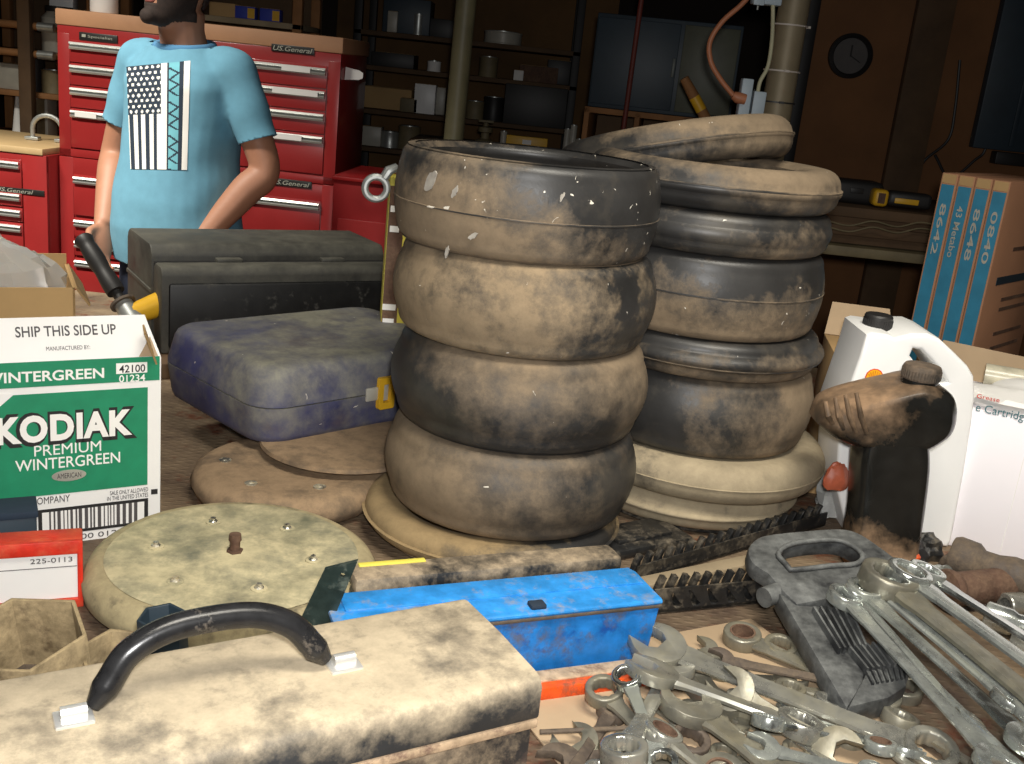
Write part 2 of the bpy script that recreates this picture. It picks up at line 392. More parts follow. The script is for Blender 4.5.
# bench the sale goods lie on
bench = thing('workbench', 'long low workbench topped with dirty diamond plate carrying all the tyres and tools', 'workbench', (0, 1.6, 0))
MB().box((-.05, 0, T-.004), (3.5, 2.5, .008)).build('plate_top', M_plate, bench)
MB().box((-.05, 0, T-.034), (3.44, 2.44, .052), bev=.004).build('frame', M_wooddark, bench)
for sx in (-1.6, 1.5):
    for sy in (-1.1, 1.1):
        MB().box((sx, sy, (T-.06)/2), (.09, .09, T-.06), bev=.006).build('leg', M_wooddark, bench)

# ---------------------------------------------------------------- light
def area(name, loc, target, size, power, colr=(1, 1, 1), spread=180, sy=None):
    l = bpy.data.lights.new(name, 'AREA'); l.energy = power; l.color = colr; l.size = size; l.spread = radians(spread)
    if sy: l.shape = 'RECTANGLE'; l.size_y = sy
    o = bpy.data.objects.new(name, l); col.objects.link(o)
    o.matrix_world = Matrix.Translation(loc) @ (V(target)-V(loc)).to_track_quat('-Z', 'Y').to_matrix().to_4x4(); return o
area('ceiling_tube_light', (-2.1, 2.0, 3.1), (-1.95, 2.9, .9), 1.2, 40, (1, .95, .84), 80, .25)
area('bench_fill_light', (.45, .55, 3.0), (.35, 1.45, .9), 1.2, 11, (1, .94, .82), 75, .5)  # added fill out of view: brightens the bench goods and softens their shadows
fl = bpy.data.lights.new('camera_flash', 'SPOT'); fl.energy = 70; fl.spot_size = radians(130); fl.spot_blend = .5; fl.shadow_soft_size = .035; fl.color = (1, .985, .965)
fo = bpy.data.objects.new('camera_flash', fl); col.objects.link(fo)
fo.matrix_world = Matrix.Translation(CAM + CU*.06 + CR*.03 - FW*.02) @ (FW+CU*-.12).to_track_quat('-Z', 'Y').to_matrix().to_4x4()
w = bpy.data.worlds.new('world'); bpy.context.scene.world = w; w.use_nodes = True
w.node_tree.nodes['Background'].inputs[0].default_value = (.9, .8, .7, 1); w.node_tree.nodes['Background'].inputs[1].default_value = .05
vs = bpy.context.scene.view_settings
vs.view_transform = 'Standard'; vs.look = 'None'; vs.exposure = 0; vs.gamma = 1; vs.use_curve_mapping = False
# ---------------------------------------------------------------- tyres
def tyre_prof(R, w, hole, crown=.012, sh=.03, groove=False):
    """closed section of a hollow tyre: outside, shoulders, side walls, bead, inside"""
    h = w/2; pts = []
    for i in range(17):
        t = -1+2*i/16
        pts.append((R-crown*t*t, (h-sh)*t))
    def arc(c, a0, a1, n=6):
        return [(c[0]+sh*cos(radians(a0+(a1-a0)*k/n)), c[1]+sh*sin(radians(a0+(a1-a0)*k/n))) for k in range(1, n+1)]
    pts += arc((R-crown-sh, h-sh), 0, 90)
    pts += [(hole+.02, h-.001), (hole+.008, h-.003), (hole, h-.010), (hole+.002, h-.02), (hole+.012, h-.026)]
    ins = [(R-.022, h-.035), (R-.018, 0), (R-.022, -h+.035)]
    pts += ins
    pts += [(hole+.012, -h+.026), (hole+.002, -h+.02), (hole, -h+.010), (hole+.008, -h+.003), (hole+.02, -h+.001)]
    pts += arc((R-crown-sh, -h+sh), -90, 0)[:-1]
    return pts
def tyre(name, label, m, c, R, w, hole, tilt=(0, 0), spin=0, group=None, ridge=None, wob=.002, crown=.012, sh=.03):
    rot = (Matrix.Rotation(radians(tilt[0]), 3, 'X') @ Matrix.Rotation(radians(tilt[1]), 3, 'Y') @ Matrix.Rotation(spin, 3, 'Z'))
    o = MB().lathe(tyre_prof(R, w, hole, crown, sh), 72, closed=True, wob=wob).build(name, m, ang=60)
    place(o, c, rot=rot); tag(o, label, 'tyre', group)
    if ridge is not None:
        z = ridge*w; tt = z/(w/2-sh); rr = R-crown*tt*tt
        MB().lathe([(rr-.002, z-.0025), (rr+.001, z-.0008), (rr+.001, z+.0008), (rr-.002, z+.0025)], 72, closed=True, wob=wob).build('mould_line', m, o)
    return o
GF = 'tyres in the front stack'; GR = 'tyres in the rear stack'
_rk = [0]
def rubber(cover, grad=None, dust=TAN, fleck=.2, scale=4.2, soft=.13, base=(.030, .029, .028, 1), up=.08, third=None, seed=None):
    _rk[0] += 1
    return dusty('dusty_rubber_%d' % _rk[0], base, dust, cover-.06, scale, soft, up, .42, fleck=fleck, seed=_rk[0]*5.3 if seed is None else seed, bmp=.3, grad=grad, fine=.9, third=third or srgb(70, 66, 60), tcover=.4)
R = .2
# front stack, bottom to top
b2 = MB().lathe([(0, 0), (.15, 0), (.181, .003), (.185, .007), (.181, .011), (.15, .012), (.06, .012), (0, .012)], 56, capa=False).build('wheel_disc', M_disc2); place(b2, (-.005, 1.55, T)); tag(b2, 'flat dusty wheel disc at the very bottom of the front stack', 'wheel')
tyre('tyre', 'thin dusty tyre under the front stack, sticking out to its left', rubber(.62, (-1.0, .6, 5), OCHRE), (-.012, 1.55, .8835), .205, .043, .14, (0, 0), 0, GF, crown=.005, sh=.0205)
tyre('tyre', 'lowest full-width tyre of the front stack, tan at left and black at right', rubber(.54, (-2.4, 0, -1), soft=.18), (.010, 1.56, .972), R*.99, .132, .150, (0, 0), 0, GF, sh=.024, crown=.010)
tyre('tyre', 'third tyre from the top of the front stack, mostly black with a smooth sheen', rubber(.22, (1.8, 0, 3.6), fleck=.3, soft=.22), (.010, 1.56, 1.108), R*.99, .140, .150, (0, 0), 0, GF, sh=.026)
tyre('tyre', 'second tyre from the top of the front stack, caked in tan dust', rubber(.63, (-.9, 0, -1), PALE, .1, 5.5), (.004, 1.56, 1.244), R*.99, .132, .150, (0, 0), 0, GF, crown=.011, sh=.020)
tyre('tyre', 'top tyre of the front stack, open hollow and flecked with white paint chips', rubber(.37, (-1.2, 0, -6), fleck=.70, up=.3), (-.006, 1.56, 1.376), R*.975, .132, .160, (0, 0), 0, GF, ridge=-.06, crown=.007, sh=.018)
top_tyre = bpy.context.scene.objects[[o.name for o in bpy.data.objects if o.get('label', '').startswith('top tyre')][0]]
M_chip = plain('chalky_chip', srgb(158, 152, 142), .9, var=.2, scale=60)
tc_ = top_tyre.matrix_world.translation
for px, py, a_, b_, tl in ((431, 181, .0075, .019, .5), (455, 192, .004, .009, .45), (473, 236, .004, .008, .9), (447, 252, .003, .009, .1), (562, 197, .003, .007, .4)):
    d_ = ray(px, py); ox, oy = CAM.x-tc_.x, CAM.y-tc_.y; rr = R*.975-.001
    A_ = d_.x**2+d_.y**2; B_ = 2*(ox*d_.x+oy*d_.y); C_ = ox*ox+oy*oy-rr*rr; t_ = (-B_-(B_*B_-4*A_*C_)**.5)/(2*A_)
    p_ = CAM+d_*t_; nn = V((p_.x-tc_.x, p_.y-tc_.y, 0)).normalized()
    rot_ = frame(V((0, 0, 0)), V((0, 0, 1)).cross(nn)*-1).to_4x4()
    q = MB(); n_ = 14; r_ = random.Random(px)
    ring_ = [(a_*r_.uniform(.6, 1.1)*cos(2*pi*k/n_), b_*r_.uniform(.6, 1.1)*sin(2*pi*k/n_)) for k in range(n_)]
    q.prism(ring_, -.0012, .0010, Matrix.Translation(p_-tc_) @ rot_ @ Matrix.Rotation(pi/2, 4, 'X') @ Matrix.Rotation(tl, 4, 'Z'))
    q.build('white_patch', M_chip, top_tyre)
# rear stack
def rt(label, m, xr, z0, z1, R_, dy=0, tilt=(0, 0), **k):
    return tyre('tyre', label, m, (xr-R_, 1.80+dy, (z0+z1)/2), R_, z1-z0, k.pop('hole', .145), tilt, 0, GR, **k)
MB_ = MB().lathe([(0, 0), (.18, 0), (.186, .004), (.18, .009), (.05, .009), (0, .009)], 56, capa=False).build('wheel_disc', M_rackplastic); place(MB_, (.335, 1.80, T)); tag(MB_, 'black dirty wheel disc at the foot of the rear stack', 'wheel')
CREAM = srgb(162, 148, 122)
rt('narrow pale tyre at the foot of the rear stack', rubber(.95, None, CREAM, 0), .530, .859, .911, .198, -.01, sh=.02, crown=.006)
rt('wide cream-coloured tyre ring bulging out near the foot of the rear stack', rubber(.98, None, CREAM, 0), .572, .911, .980, .226, 0, sh=.0335, crown=.002)
rt('black tyre with a tan right side resting on the cream tyre', rubber(.27, (2.8, 0, -.5)), .530, .980, 1.113, .199, 0, crown=.009, sh=.022)
rt('thin grooved rim tyre in the middle of the rear stack', rubber(.36, (0, 0, -8)), .532, 1.113, 1.178, .208, 0, sh=.018, ridge=-.12)
rt('wide tyre with a tan lower band in the upper rear stack', rubber(.33, (.3, 0, -5.5), fleck=.55), .512, 1.178, 1.313, .202, 0, ridge=.03, crown=.008, sh=.020)
rt('black smooth tyre third from the top of the rear stack', rubber(.28, (0, 0, -3)), .508, 1.313, 1.380, .206, 0, sh=.020, crown=.004)
rt('rounded grey tyre second from the top of the rear stack', rubber(.38, (.8, 0, 5), up=.15), .512, 1.380, 1.450, .212, 0, sh=.027, ridge=.05, crown=.004)
rt('topmost tyre of the rear stack, propped at a slant', rubber(.36, (1.8, 0, 4), TAN, up=.15), .458, 1.408, 1.480, .212, .14, (-9, -13), sh=.030, ridge=.02, crown=.003)
# ---------------------------------------------------------------- dusty black toolbox in front
tb = thing('toolbox', 'dusty black metal toolbox with a black bail handle, nearest the camera', 'toolbox', (-.225, .783, T), radians(31))
MB().box((0, 0, .061), (.554, .158, .122), bev=.004).build('body', M_boxbody, tb)
MB().box((0, -.0805, .121), (.560, .006, .010), bev=.002).box((.2785, 0, .121), (.006, .160, .010), bev=.002).box((-.2785, 0, .121), (.006, .160, .010), bev=.002).build('seam_rim', M_dustrim, tb)
lid = MB()
pr = [(-.084, .127), (-.084, .160), (-.080, .167), (-.072, .170), (0, .172), (.072, .170), (.080, .167), (.084, .160), (.084, .127)]
lid.loft([[V((x, y, z)) for (y, z) in pr] for x in (-.280, .280)]).build('lid', M_boxlid, tb, bev=.0025)
pts = bez([(-.100, -.004, .179), (-.086, .002, .196), (-.068, .008, .217), (-.03, .014, .229), (.03, .014, .229), (.066, .008, .216), (.086, .002, .194), (.098, -.003, .180)], 8)
n = len(pts)
rs = [.0060 + .0055*min(1, min(i, n-1-i)/6) for i in range(n)]
MB().tube(pts, .011, 14, rs=rs).build('handle', M_handle, tb, ang=60)
for s in (-1, 1):
    b = MB()
    b.box((s*.114, -.004, .1725), (.030, .024, .004), bev=.0015)
    b.tube([(s*.114-.010, -.004, .178), (s*.114+.010, -.004, .178)], .0062, 12).build('handle_bracket', M_plated, tb)
MB().box((-.02, -.0845, .118), (.036, .005, .05), bev=.002).box((-.02, -.089, .132), (.026, .006, .016), bev=.002).build('latch', M_boxbody, tb)

# ---------------------------------------------------------------- blue box, orange bar, black long case
A23 = radians(23)
BLO = (.214, 1.182, T)
bb = thing('tool_case', 'long worn blue metal tool case between the black toolbox and the wrench pile', 'tool case', BLO, A23)
q = MB(); q.loft([[V((x, 0, 0)), V((x, .085, 0)), V((x, .085, .089)), V((x, 0, .089))] for x in (-.405, -.012)])
for v_ in q.bm.verts:
    if v_.co.x > -.1 and v_.co.z > .05: v_.co.x += .011
q.build('body', M_bluebox, bb, bev=.003)
MB().loft([[V((x, -.002, .089)), V((x, .087, .089)), V((x, .087, .094)), V((x, .072, .097)), V((x, .003, .0955)), V((x, -.002, .094))] for x in (-.408, .001)]).build('lid', M_bluetop, bb, bev=.003)
MB().loft([[V((x, .040, .095)), V((x, .080, .094)), V((x, .080, .0995)), V((x, .040, .0985))] for x in (-.39, -.006)]).build('lid_ridge', M_bluetop, bb, bev=.001)
MB().box((-.165, .012, .098), (.020, .016, .006), bev=.002).build('hasp', M_navy, bb)
MB().box((-.20, -.0018, .087), (.40, .003, .004), bev=.001).build('lid_edge', M_brown, bb)
ob_ = thing('angle_bar', 'orange painted steel bar lying along the foot of the blue case', 'bar', BLO, A23)
MB().box((-.185, -.026, .010), (.33, .034, .018), bev=.003).build('bar', M_orange, ob_)
MB().box((-.185, -.020, .020), (.33, .022, .003), bev=.001).build('dusty_top', M_dustrim, ob_)
bk = thing('socket_case', 'long black dusty case lying behind the blue tool case, yellow strip on its edge', 'case', BLO, A23)
MB().box((-.187, .116, .042), (.355, .040, .084), bev=.007).build('body', M_longcase, bk)
MB().box((-.187, .116, .096), (.359, .044, .022), bev=.006).build('lid', M_longcase, bk)
MB().box((-.312, .130, .1075), (.085, .009, .003), bev=.001).build('yellow_strip', M_ypaint, bk)
MB().box((-.19, .0945, .080), (.05, .004, .018), bev=.002).build('latch', M_blackplastic, bk)
# dark green strip standing on end
c = [Y(x, y, 1.07) for x, y in ((299, 622), (341, 614), (358, 560), (325, 568))]
c0 = V((0, 0, 0)); 
for p in c: c0 = c0+p/4
dz = c[0].z-T-.001
g = thing('plastic_strip', 'dark green strip with a hole in its corner, sticking up behind the black toolbox', 'strip', (c0.x, 1.07, T))
dn = (c[3]-c[0]).normalized()
lo0 = c[0]-dn*((c[0].z-T-.002)/dn.z); lo1 = c[1]-dn*((c[1].z-T-.002)/dn.z)
poly = [lo0, lo1, c[2], c[3]]; o2 = [(p.x-c0.x, p.z-T) for p in poly]
hp = Y(343, 574, 1.07); hole = circ(.003, 12, hp.x-c0.x, hp.z-T)
MB().prism(o2, -.003, .003, Matrix.Rotation(pi/2, 4, 'X'), holes=[hole]).build('strip', M_dkgreen, g)
sp = Y(349, 600, 1.075)
g2 = thing('paper_tag', 'small white slip standing beside the dark green strip', 'paper', (sp.x, 1.085, T))
MB().box((0, 0, .037), (.012, .0012, .074)).build('slip', M_white, g2)

# ---------------------------------------------------------------- big dusty wheel lying flat
wh = thing('wheel', 'large flat dusty wheel with six bolts and a rusty centre stud', 'wheel', (-.343, 1.266, T), .02)
MB().lathe([(.12, .004), (.155, .002), (.178, .006), (.189, .018), (.190, .032), (.183, .045), (.172, .052), (.160, .052), (.14, .05)], 72, capa=False, wob=.003).build('tyre', rub['disc'], wh, ang=60)
MB().lathe([(0, .046), (.16, .050), (.163, .053), (.158, .0545), (.12, .054), (.075, .0525), (.06, .055), (.045, .0565), (0, .0565)], 64, capa=False).build('disc', M_disc, wh, ang=25)
for k in range(6):
    a = radians(60*k)+.02; x, y = .104*cos(a), .104*sin(a)
    bo = MB().lathe([(.0105, .053), (.0105, .0545), (.0085, .0552)], 20, Matrix.Translation((x, y, 0))).build('washer', M_disc, wh)
    MB().sph((x, y, .055), .0065, sz=.55, u=12, v=8).cyl((x, y, .055), (x, y, .0605), .004, seg=6).build('bolt', M_bolt, wh)
MB().cyl((0, 0, .055), (0, .0, .080), .0068, seg=14).cyl((0, 0, .073), (0, 0, .0815), .0085, .0078, seg=14).cyl((0, 0, .0555), (0, 0, .059), .011, seg=6).build('centre_stud', M_rust, wh)
# two more wheels under the navy case
w2 = thing('wheel', 'dim dusty wheel with small bolts on top, lying flat under the navy blue case', 'wheel', (-.346, 1.602, T), .4)
MB().lathe([(.1, .004), (.13, .003), (.150, .010), (.158, .026), (.152, .043), (.14, .051), (.12, .053), (0, .050)], 64, capa=False, wob=.003).build('tyre', M_disc2, w2, ang=60)
for k in range(6):
    a = radians(60*k-75); MB().sph((.105*cos(a), .105*sin(a), .0525), .006, sz=.6, u=10, v=6).cyl((.105*cos(a), .105*sin(a), .052), (.105*cos(a), .105*sin(a), .0545), .01, seg=12).build('bolt', M_bolt, w2)
w3 = thing('wheel_disc', 'thin dusty dished disc pinched between the navy case and the wheel below it', 'disc', (-.275, 1.69, T+.056))
MB().lathe([(0, .0), (.06, .0), (.13, .004), (.142, .010), (.140, .016), (.12, .018), (0, .018)], 56, capa=False).build('disc', M_disc2, w3)
MB().cyl((0, 0, .0135), (0, 0, .0148), .03, seg=24).build('hub_boss', M_disc2, w3)

# ---------------------------------------------------------------- navy case
A = radians(46)
nc = thing('tool_case', 'dusty navy blue plastic carrying case with a yellow latch', 'case', (-.398, 1.604, T+.068), A)
W, D = .475, .36
def ringz(inset, z, r=.055):
    return [V((W/2+x, D/2+y, z)) for x, y in rrect(W-2*inset, D-2*inset, r-inset*.5, 6)]
MB().loft([ringz(.020, 0), ringz(.010, .004), ringz(.006, .014), ringz(.0, .062), ringz(.0, .066)]).build('lower_shell', M_bluecase, nc, ang=50)
MB().loft([ringz(.0, .068), ringz(.0, .073), ringz(.010, .118), ringz(.014, .126), ringz(.022, .132), ringz(.035, .134)]).build('lid', M_bluecase, nc, ang=50)
MB().loft([ringz(.003, .065), ringz(.003, .069)]).build('seam', M_dark, nc)
MB().box((.224, -.0005, .067), (.030, .006, .024), bev=.002).build('latch_recess', M_glassjar, nc)
la = MB(); la.prism(rrect(.034, .058, .004, 3), 0, .010, Matrix.Translation((.250, .001, .067)) @ Matrix.Rotation(pi/2, 4, 'X'), holes=[rrect(.016, .034, .002, 2)]).build('latch', M_yellow, nc)
MB().box((.250, -.001, .067), (.014, .004, .030), bev=.001).build('latch_tongue', M_glassjar, nc)
# ---------------------------------------------------------------- black drill case, its board and the grinder
A = radians(33)
bd = thing('board', 'dark weathered board under the black lidded case', 'board', (-.80, 2.10, T), A)
MB().box((.28, .22, .017), (.62, .44, .034), bev=.003).build('plank', M_wooddark, bd)
kc = thing('lidded_case', 'large black plastic case with grey dusty lid in front of the person', 'case', (-.775, 2.20, T+.035), A)
def side(y0, y1, z0, z1, c): return [(y0, z0), (y0, z1-c), (y0+c*.5, z1-c*.25), (y0+c, z1), (y1-c, z1), (y1-c*.4, z1-c*.3), (y1, z1-c), (y1, z0)]
def ext(pr, x0, x1, ins=.0): 
    return [[V((x, y, z)) for y, z in pr] for x in (x0, x1)]
MB().loft(ext(side(.075, .31, .0, .228, .022), 0, .56)).build('rear_shell', M_graycase, kc, bev=.005)
MB().loft(ext(side(.0, .072, .0, .192, .014), .004, .556)).build('front_cover', M_graycase, kc, bev=.006)
MB().loft(ext([(.070, .002), (.070, .190), (.078, .193), (.078, .002)], .006, .554)).build('seam', M_dark, kc)
MB().box((.28, -.002, .085), (.52, .010, .145), bev=.006).build('front_panel', M_casepanel, kc)
MB().loft(ext([(.077, .120), (.308, .120), (.308, .130), (.077, .130)], -.003, .563)).build('side_ridge', M_graycase, kc, bev=.002)
for x in (.17, .42): MB().box((x, .07, .194), (.06, .03, .012), bev=.004).build('latch', M_graycase, kc)
# grinder behind the white carton
p0, p1, p2 = Y(84, 240, 2.28), Y(116, 292, 2.22), Y(124, 306, 2.2)
gr = thing('angle_grinder', 'power tool with a long black side grip, beside the black lidded case', 'power tool', (p2.x, p2.y, T))
L0 = V((p2.x, p2.y, T)); a, b, d = p0-L0, p1-L0, p2-L0; ax = (b-a).normalized()
nsteps = 12; pts = [a+(b-a)*i/nsteps for i in range(nsteps+1)]
MB().tube([a-ax*.006]+pts, .016, 16, rs=[.018, .0215]+[.0175+.003*abs(sin(i*.5)) for i in range(nsteps)]).build('side_grip', M_dark, gr, ang=60)
MB().cyl(b, b+ax*.03, .011, seg=14).build('grip_neck', M_dark, gr)
MB().cyl(b+ax*.028, b+ax*.034, .028, seg=24).build('guard_flange', M_brown, gr)
e = b+ax*.034
MB().cyl(e, e+ax*.05, .02, .024, seg=18).build('gear_head', M_silverpaint, gr)
e2 = e+ax*.03
MB().tube([e2+V((0, 0, 0)), e2+V((.05, .06, .02)), e2+V((.10, .12, .03)), e2+V((.16, .19, .03))], .028, 16, rs=[.022, .028, .03, .026]).build('motor_housing', M_yellow, gr)
MB().cyl((.02, .02, 0), e+ax*.05, .03, .022, seg=20).build('base_block', M_silverpaint, gr)

# ---------------------------------------------------------------- white carton with green print
A = radians(32)
KB = thing('carton', 'white and green printed tobacco carton with its flap up', 'carton', (-.496, 1.417, T), A)
KW, KD, KH = .31, .24, .268
Kinv = KB.matrix_world.inverted()
def kuv(px, py):                            # point on the carton's front
    o_ = Kinv @ CAM; d_ = Kinv.to_3x3() @ ray(px, py); t = -o_.y/d_.y; return o_+d_*t
th = .0035
q = MB(); q.box((-KW/2, th/2, KH/2), (KW, th, KH)); q.box((-KW/2, KD-th/2, KH/2), (KW, th, KH)); q.box((-th/2, KD/2, KH/2), (th, KD-2*th, KH)); q.box((-KW+th/2, KD/2, KH/2), (th, KD-2*th, KH)); q.box((-KW/2, KD/2, th/2), (KW-2*th, KD-2*th, th))
q.build('box', M_white, KB)
q = MB(); q.box((-KW/2, KD-th*1.4, KH/2), (KW-2*th, .001, KH-.004)).box((-KW/2, th*1.4, KH/2), (KW-2*th, .001, KH-.004)).box((-KW/2, KD/2, .005), (KW-2*th, KD-2*th, .001)); q.build('inside_face', M_card, KB)
# flap hinged on the front edge, leaning back
fl_ = MB(); fa = radians(30); fh = .062
fm = Matrix.Translation((0, .002, KH)) @ Matrix.Rotation(-fa, 4, 'X')
fl_.prism([(0, 0), (-KW, 0), (-KW+.012, fh), (-.016, fh)], -.0015, .0015, fm @ Matrix.Rotation(pi/2, 4, 'X'))
flap = fl_.build('top_flap', M_white, KB)
MB().prism([(-.004, .001), (-.03, .001), (-.012, .03)], 0, .0006, fm @ Matrix.Translation((0, -.0016, 0)) @ Matrix.Rotation(pi/2, 4, 'X')).build('torn_patch', M_cardold, KB)
MB().prism([(-.004, 0), (-.02, fh), (-.06, fh*.95), (-.02, 0)], -.0012, .0012, Matrix.Translation((-.002, .02, KH-.012)) @ Matrix.Rotation(radians(80), 4, 'Z') @ Matrix.Rotation(pi/2-.3, 4, 'X')).build('side_flap', M_card, KB)
def fmat(px0, px1, py): pass
def ktext(body, px0, py0, px1, py1, m, bold=0, dy=-.0006, **k):   # px box: left, top, right, bottom
    a = kuv(px0, (py0+py1)/2); b = kuv(px1, (py0+py1)/2); c_ = kuv((px0+px1)/2, py0); d_ = kuv((px0+px1)/2, py1)
    return text(k.pop('name', 'printed_word'), body, b.x-a.x, c_.z-d_.z, m, KB, face_mat((a.x+b.x)/2, dy, (c_.z+d_.z)/2), bold, **k)
def kquad(name, p, m, dy=-.0004, parent=None):
    pts = [kuv(*u) for u in p]; o_ = [(u.x, u.z) for u in pts]
    return MB().prism(o_, 0, .0004, Matrix.Translation((0, dy, 0)) @ Matrix.Rotation(pi/2, 4, 'X')).build(name, m, parent or KB)
def krect(name, px0, py0, px1, py1, m, dy=-.0004):   # a true rectangle on the face
    a = kuv(px0, (py0+py1)/2); b = kuv(px1, (py0+py1)/2); c_ = kuv((px0+px1)/2, py0); d_ = kuv((px0+px1)/2, py1)
    x0 = max(a.x, -KW+.0005); o_ = [(x0, d_.z), (b.x, d_.z), (b.x, c_.z), (x0, c_.z)]
    return MB().prism(o_, 0, .0004, Matrix.Translation((0, dy, 0)) @ Matrix.Rotation(pi/2, 4, 'X')).build(name, m, KB)
krect('green_band', -60, 361, 159.5, 386, M_green); krect('green_panel', -34, 392.5, 147.5, 494, M_green)
kquad('corner_patch', [(-34, 393), (14, 394), (-2, 408), (-34, 424)], M_white, -.0010)
ktext('WINTERGREEN', -17, 370.5, 104, 381, M_whiteink, .02, dy=-.0009)
krect('number_patch', 116, 362.5, 147, 373, M_whiteink, -.0009)
ktext('42100', 119, 364.5, 145, 372, M_ink, .01, dy=-.0014); ktext('01234', 119, 374.5, 145, 381.5, M_whiteink, .01, dy=-.0009)
ktext('KODIAK', -9, 410, 137, 444, M_ink, .075, dy=-.0009, spacing=1.06); ktext('KODIAK', -4, 413, 132, 440, M_whiteink, .045, dy=-.0014, spacing=1.1)
ktext('PREMIUM', 34, 443, 101, 453.5, M_whiteink, .0, dy=-.0009); ktext('WINTERGREEN', 15, 456, 120, 467, M_whiteink, .006, dy=-.0009)
a = kuv(69, 475)
MB().prism([(x*1.0, y) for x, y in [(.0225*cos(2*pi*i/28), .0085*sin(2*pi*i/28)) for i in range(28)]], 0, .0004, Matrix.Translation((a.x, -.0009, a.z)) @ Matrix.Rotation(pi/2, 4, 'X')).build('oval_seal', M_alu, KB)
ktext('AMERICAN', 57, 472.5, 81, 477.5, M_inkgrey, .0, dy=-.0014)
ktext('AMERICAN SNUFF COMPANY', -40, 500, 70, 507, M_inkgrey, 0, dy=-.0006)
ktext('SALE ONLY ALLOWED', 110, 488.5, 148, 493.5, M_inkgrey, 0, dy=-.0006) if False else None
ktext('SALE ONLY ALLOWED', 110, 489, 148, 493, M_inkgrey, 0, dy=-.0006); ktext('IN THE UNITED STATES', 107, 494.5, 148, 498.5, M_inkgrey, 0, dy=-.0006)
krect('barcode_frame', 38, 504, 148, 530, M_ink, -.0004); krect('barcode_field', 42, 507, 144, 527, M_white, -.0008)
x = 49.0
bars = MB(); br = random.Random(3)
za, zb = kuv(92, 507).z, kuv(92, 527).z
while x < 138:
    wpx = br.choice((1.2, 1.8, 2.6, 3.4)); a, b = kuv(x, 517).x, kuv(x+wpx, 517).x
    bars.prism([(a, zb), (b, zb), (b, za), (a, za)], 0, .0003, Matrix.Translation((0, -.0012, 0)) @ Matrix.Rotation(pi/2, 4, 'X')); x += wpx+br.choice((1.4, 2.0, 2.6))
bars.build('barcode', M_inkgrey, KB)
ktext('42100 01234', 60, 532, 130, 537, M_inkgrey, 0, dy=-.0006)
krect('edge_mark', 151, 489, 157.5, 494, M_ink)
fmi = KB.matrix_world @ fm
def fuv(px, py):
    i_ = fmi.inverted(); o_ = i_ @ CAM; d_ = i_.to_3x3() @ ray(px, py); t = (-.0016-o_.y)/d_.y; return o_+d_*t
def ftext(body, x0, y0, x1, y1, bold):
    a, b, c_, d_ = fuv(x0, (y0+y1)/2), fuv(x1, (y0+y1)/2), fuv((x0+x1)/2, y0), fuv((x0+x1)/2, y1)
    return text('printed_word', body, b.x-a.x, c_.z-d_.z, M_inkgrey, flap, fm @ face_mat((a.x+b.x)/2, -.002, (c_.z+d_.z)/2), bold)
ftext('SHIP THIS SIDE UP', 15, 325.5, 116, 336, .012); ftext('MANUFACTURED BY:', 46, 346, 90, 350, 0)

# ---------------------------------------------------------------- red framed case, dark box, hex pots
A = radians(23)
rf = thing('parts_case', 'red plastic case standing on edge with a white label, left of the big wheel', 'case', (-.512, 1.186, T), A)
RW, RH = .15, .092
MB().prism([(0, 0), (-RW, 0), (-RW, RH), (0, RH)], 0, .034, Matrix.Translation((0, .036, 0)) @ Matrix.Rotation(pi/2, 4, 'X')).build('body', M_redframe, rf, bev=.003)
MB().prism([(0, 0), (-RW, 0), (-RW, RH), (0, RH)], 0, .006, Matrix.Translation((0, .002, 0)) @ Matrix.Rotation(pi/2, 4, 'X'), holes=[[(-.006, .012), (-RW+.006, .012), (-RW+.006, RH-.018), (-.006, RH-.018)]]).build('frame', M_redframe, rf, bev=.001)
MB().box((-RW/2, .0005, (RH-.006)/2), (RW-.013, .001, RH-.031)).build('label', M_white, rf)
text('printed_number', '225-0113', .048, .0065, M_inkgrey, rf, face_mat(-.036, -.0004, RH-.026), 0)
MB().box((-RW/2, -.0003, RH-.036), (RW-.014, .0006, .0008)).build('rule_line', M_inkgrey, rf)
dbx = thing('small_box', 'small dark blue box wedged between the red case and the white carton', 'box', (-.602, 1.256, T), radians(28))
MB().box((-.06, .03, .042), (.12, .05, .084), bev=.003).build('body', M_dkblue, dbx)
MB().box((-.06, .03, .083), (.124, .054, .010), bev=.002).build('lid', M_navy, dbx)
def hexpot(loc, R_, H, rz, label, m, tilt=(0, 0), wall=.005):
    rot = Matrix.Rotation(radians(tilt[0]), 3, 'X') @ Matrix.Rotation(radians(tilt[1]), 3, 'Y') @ Matrix.Rotation(rz, 3, 'Z')
    h = thing('hex_socket', label, 'hex socket', loc, rot=rot)
    out = [(R_*cos(pi/3*i), R_*sin(pi/3*i)) for i in range(6)]; inn = [((R_-wall)*cos(pi/3*i), (R_-wall)*sin(pi/3*i)) for i in range(6)]
    MB().prism(out, 0, H, holes=[inn]).build('wall', m, h, bev=.0012, ang=25)
    MB().prism(inn, .006, .014).build('bottom', M_brown, h, ang=25)
hexpot((-.470, .962, T+.002), .068, .100, .05, 'large open hexagonal dusty steel socket at the left edge behind the black toolbox', M_hexpot, (8, -3))
hexpot((-.386, .978, T+.001), .046, .074, .1, 'lower hexagonal socket squeezed between the large hexagonal one and the big wheel', M_hexpot, (3, 4))
hexpot((-.344, 1.012, T+.001), .026, .104, .5, 'small grey hexagonal socket standing right beside the toolbox handle', M_dkblue, (4, -3), .004)
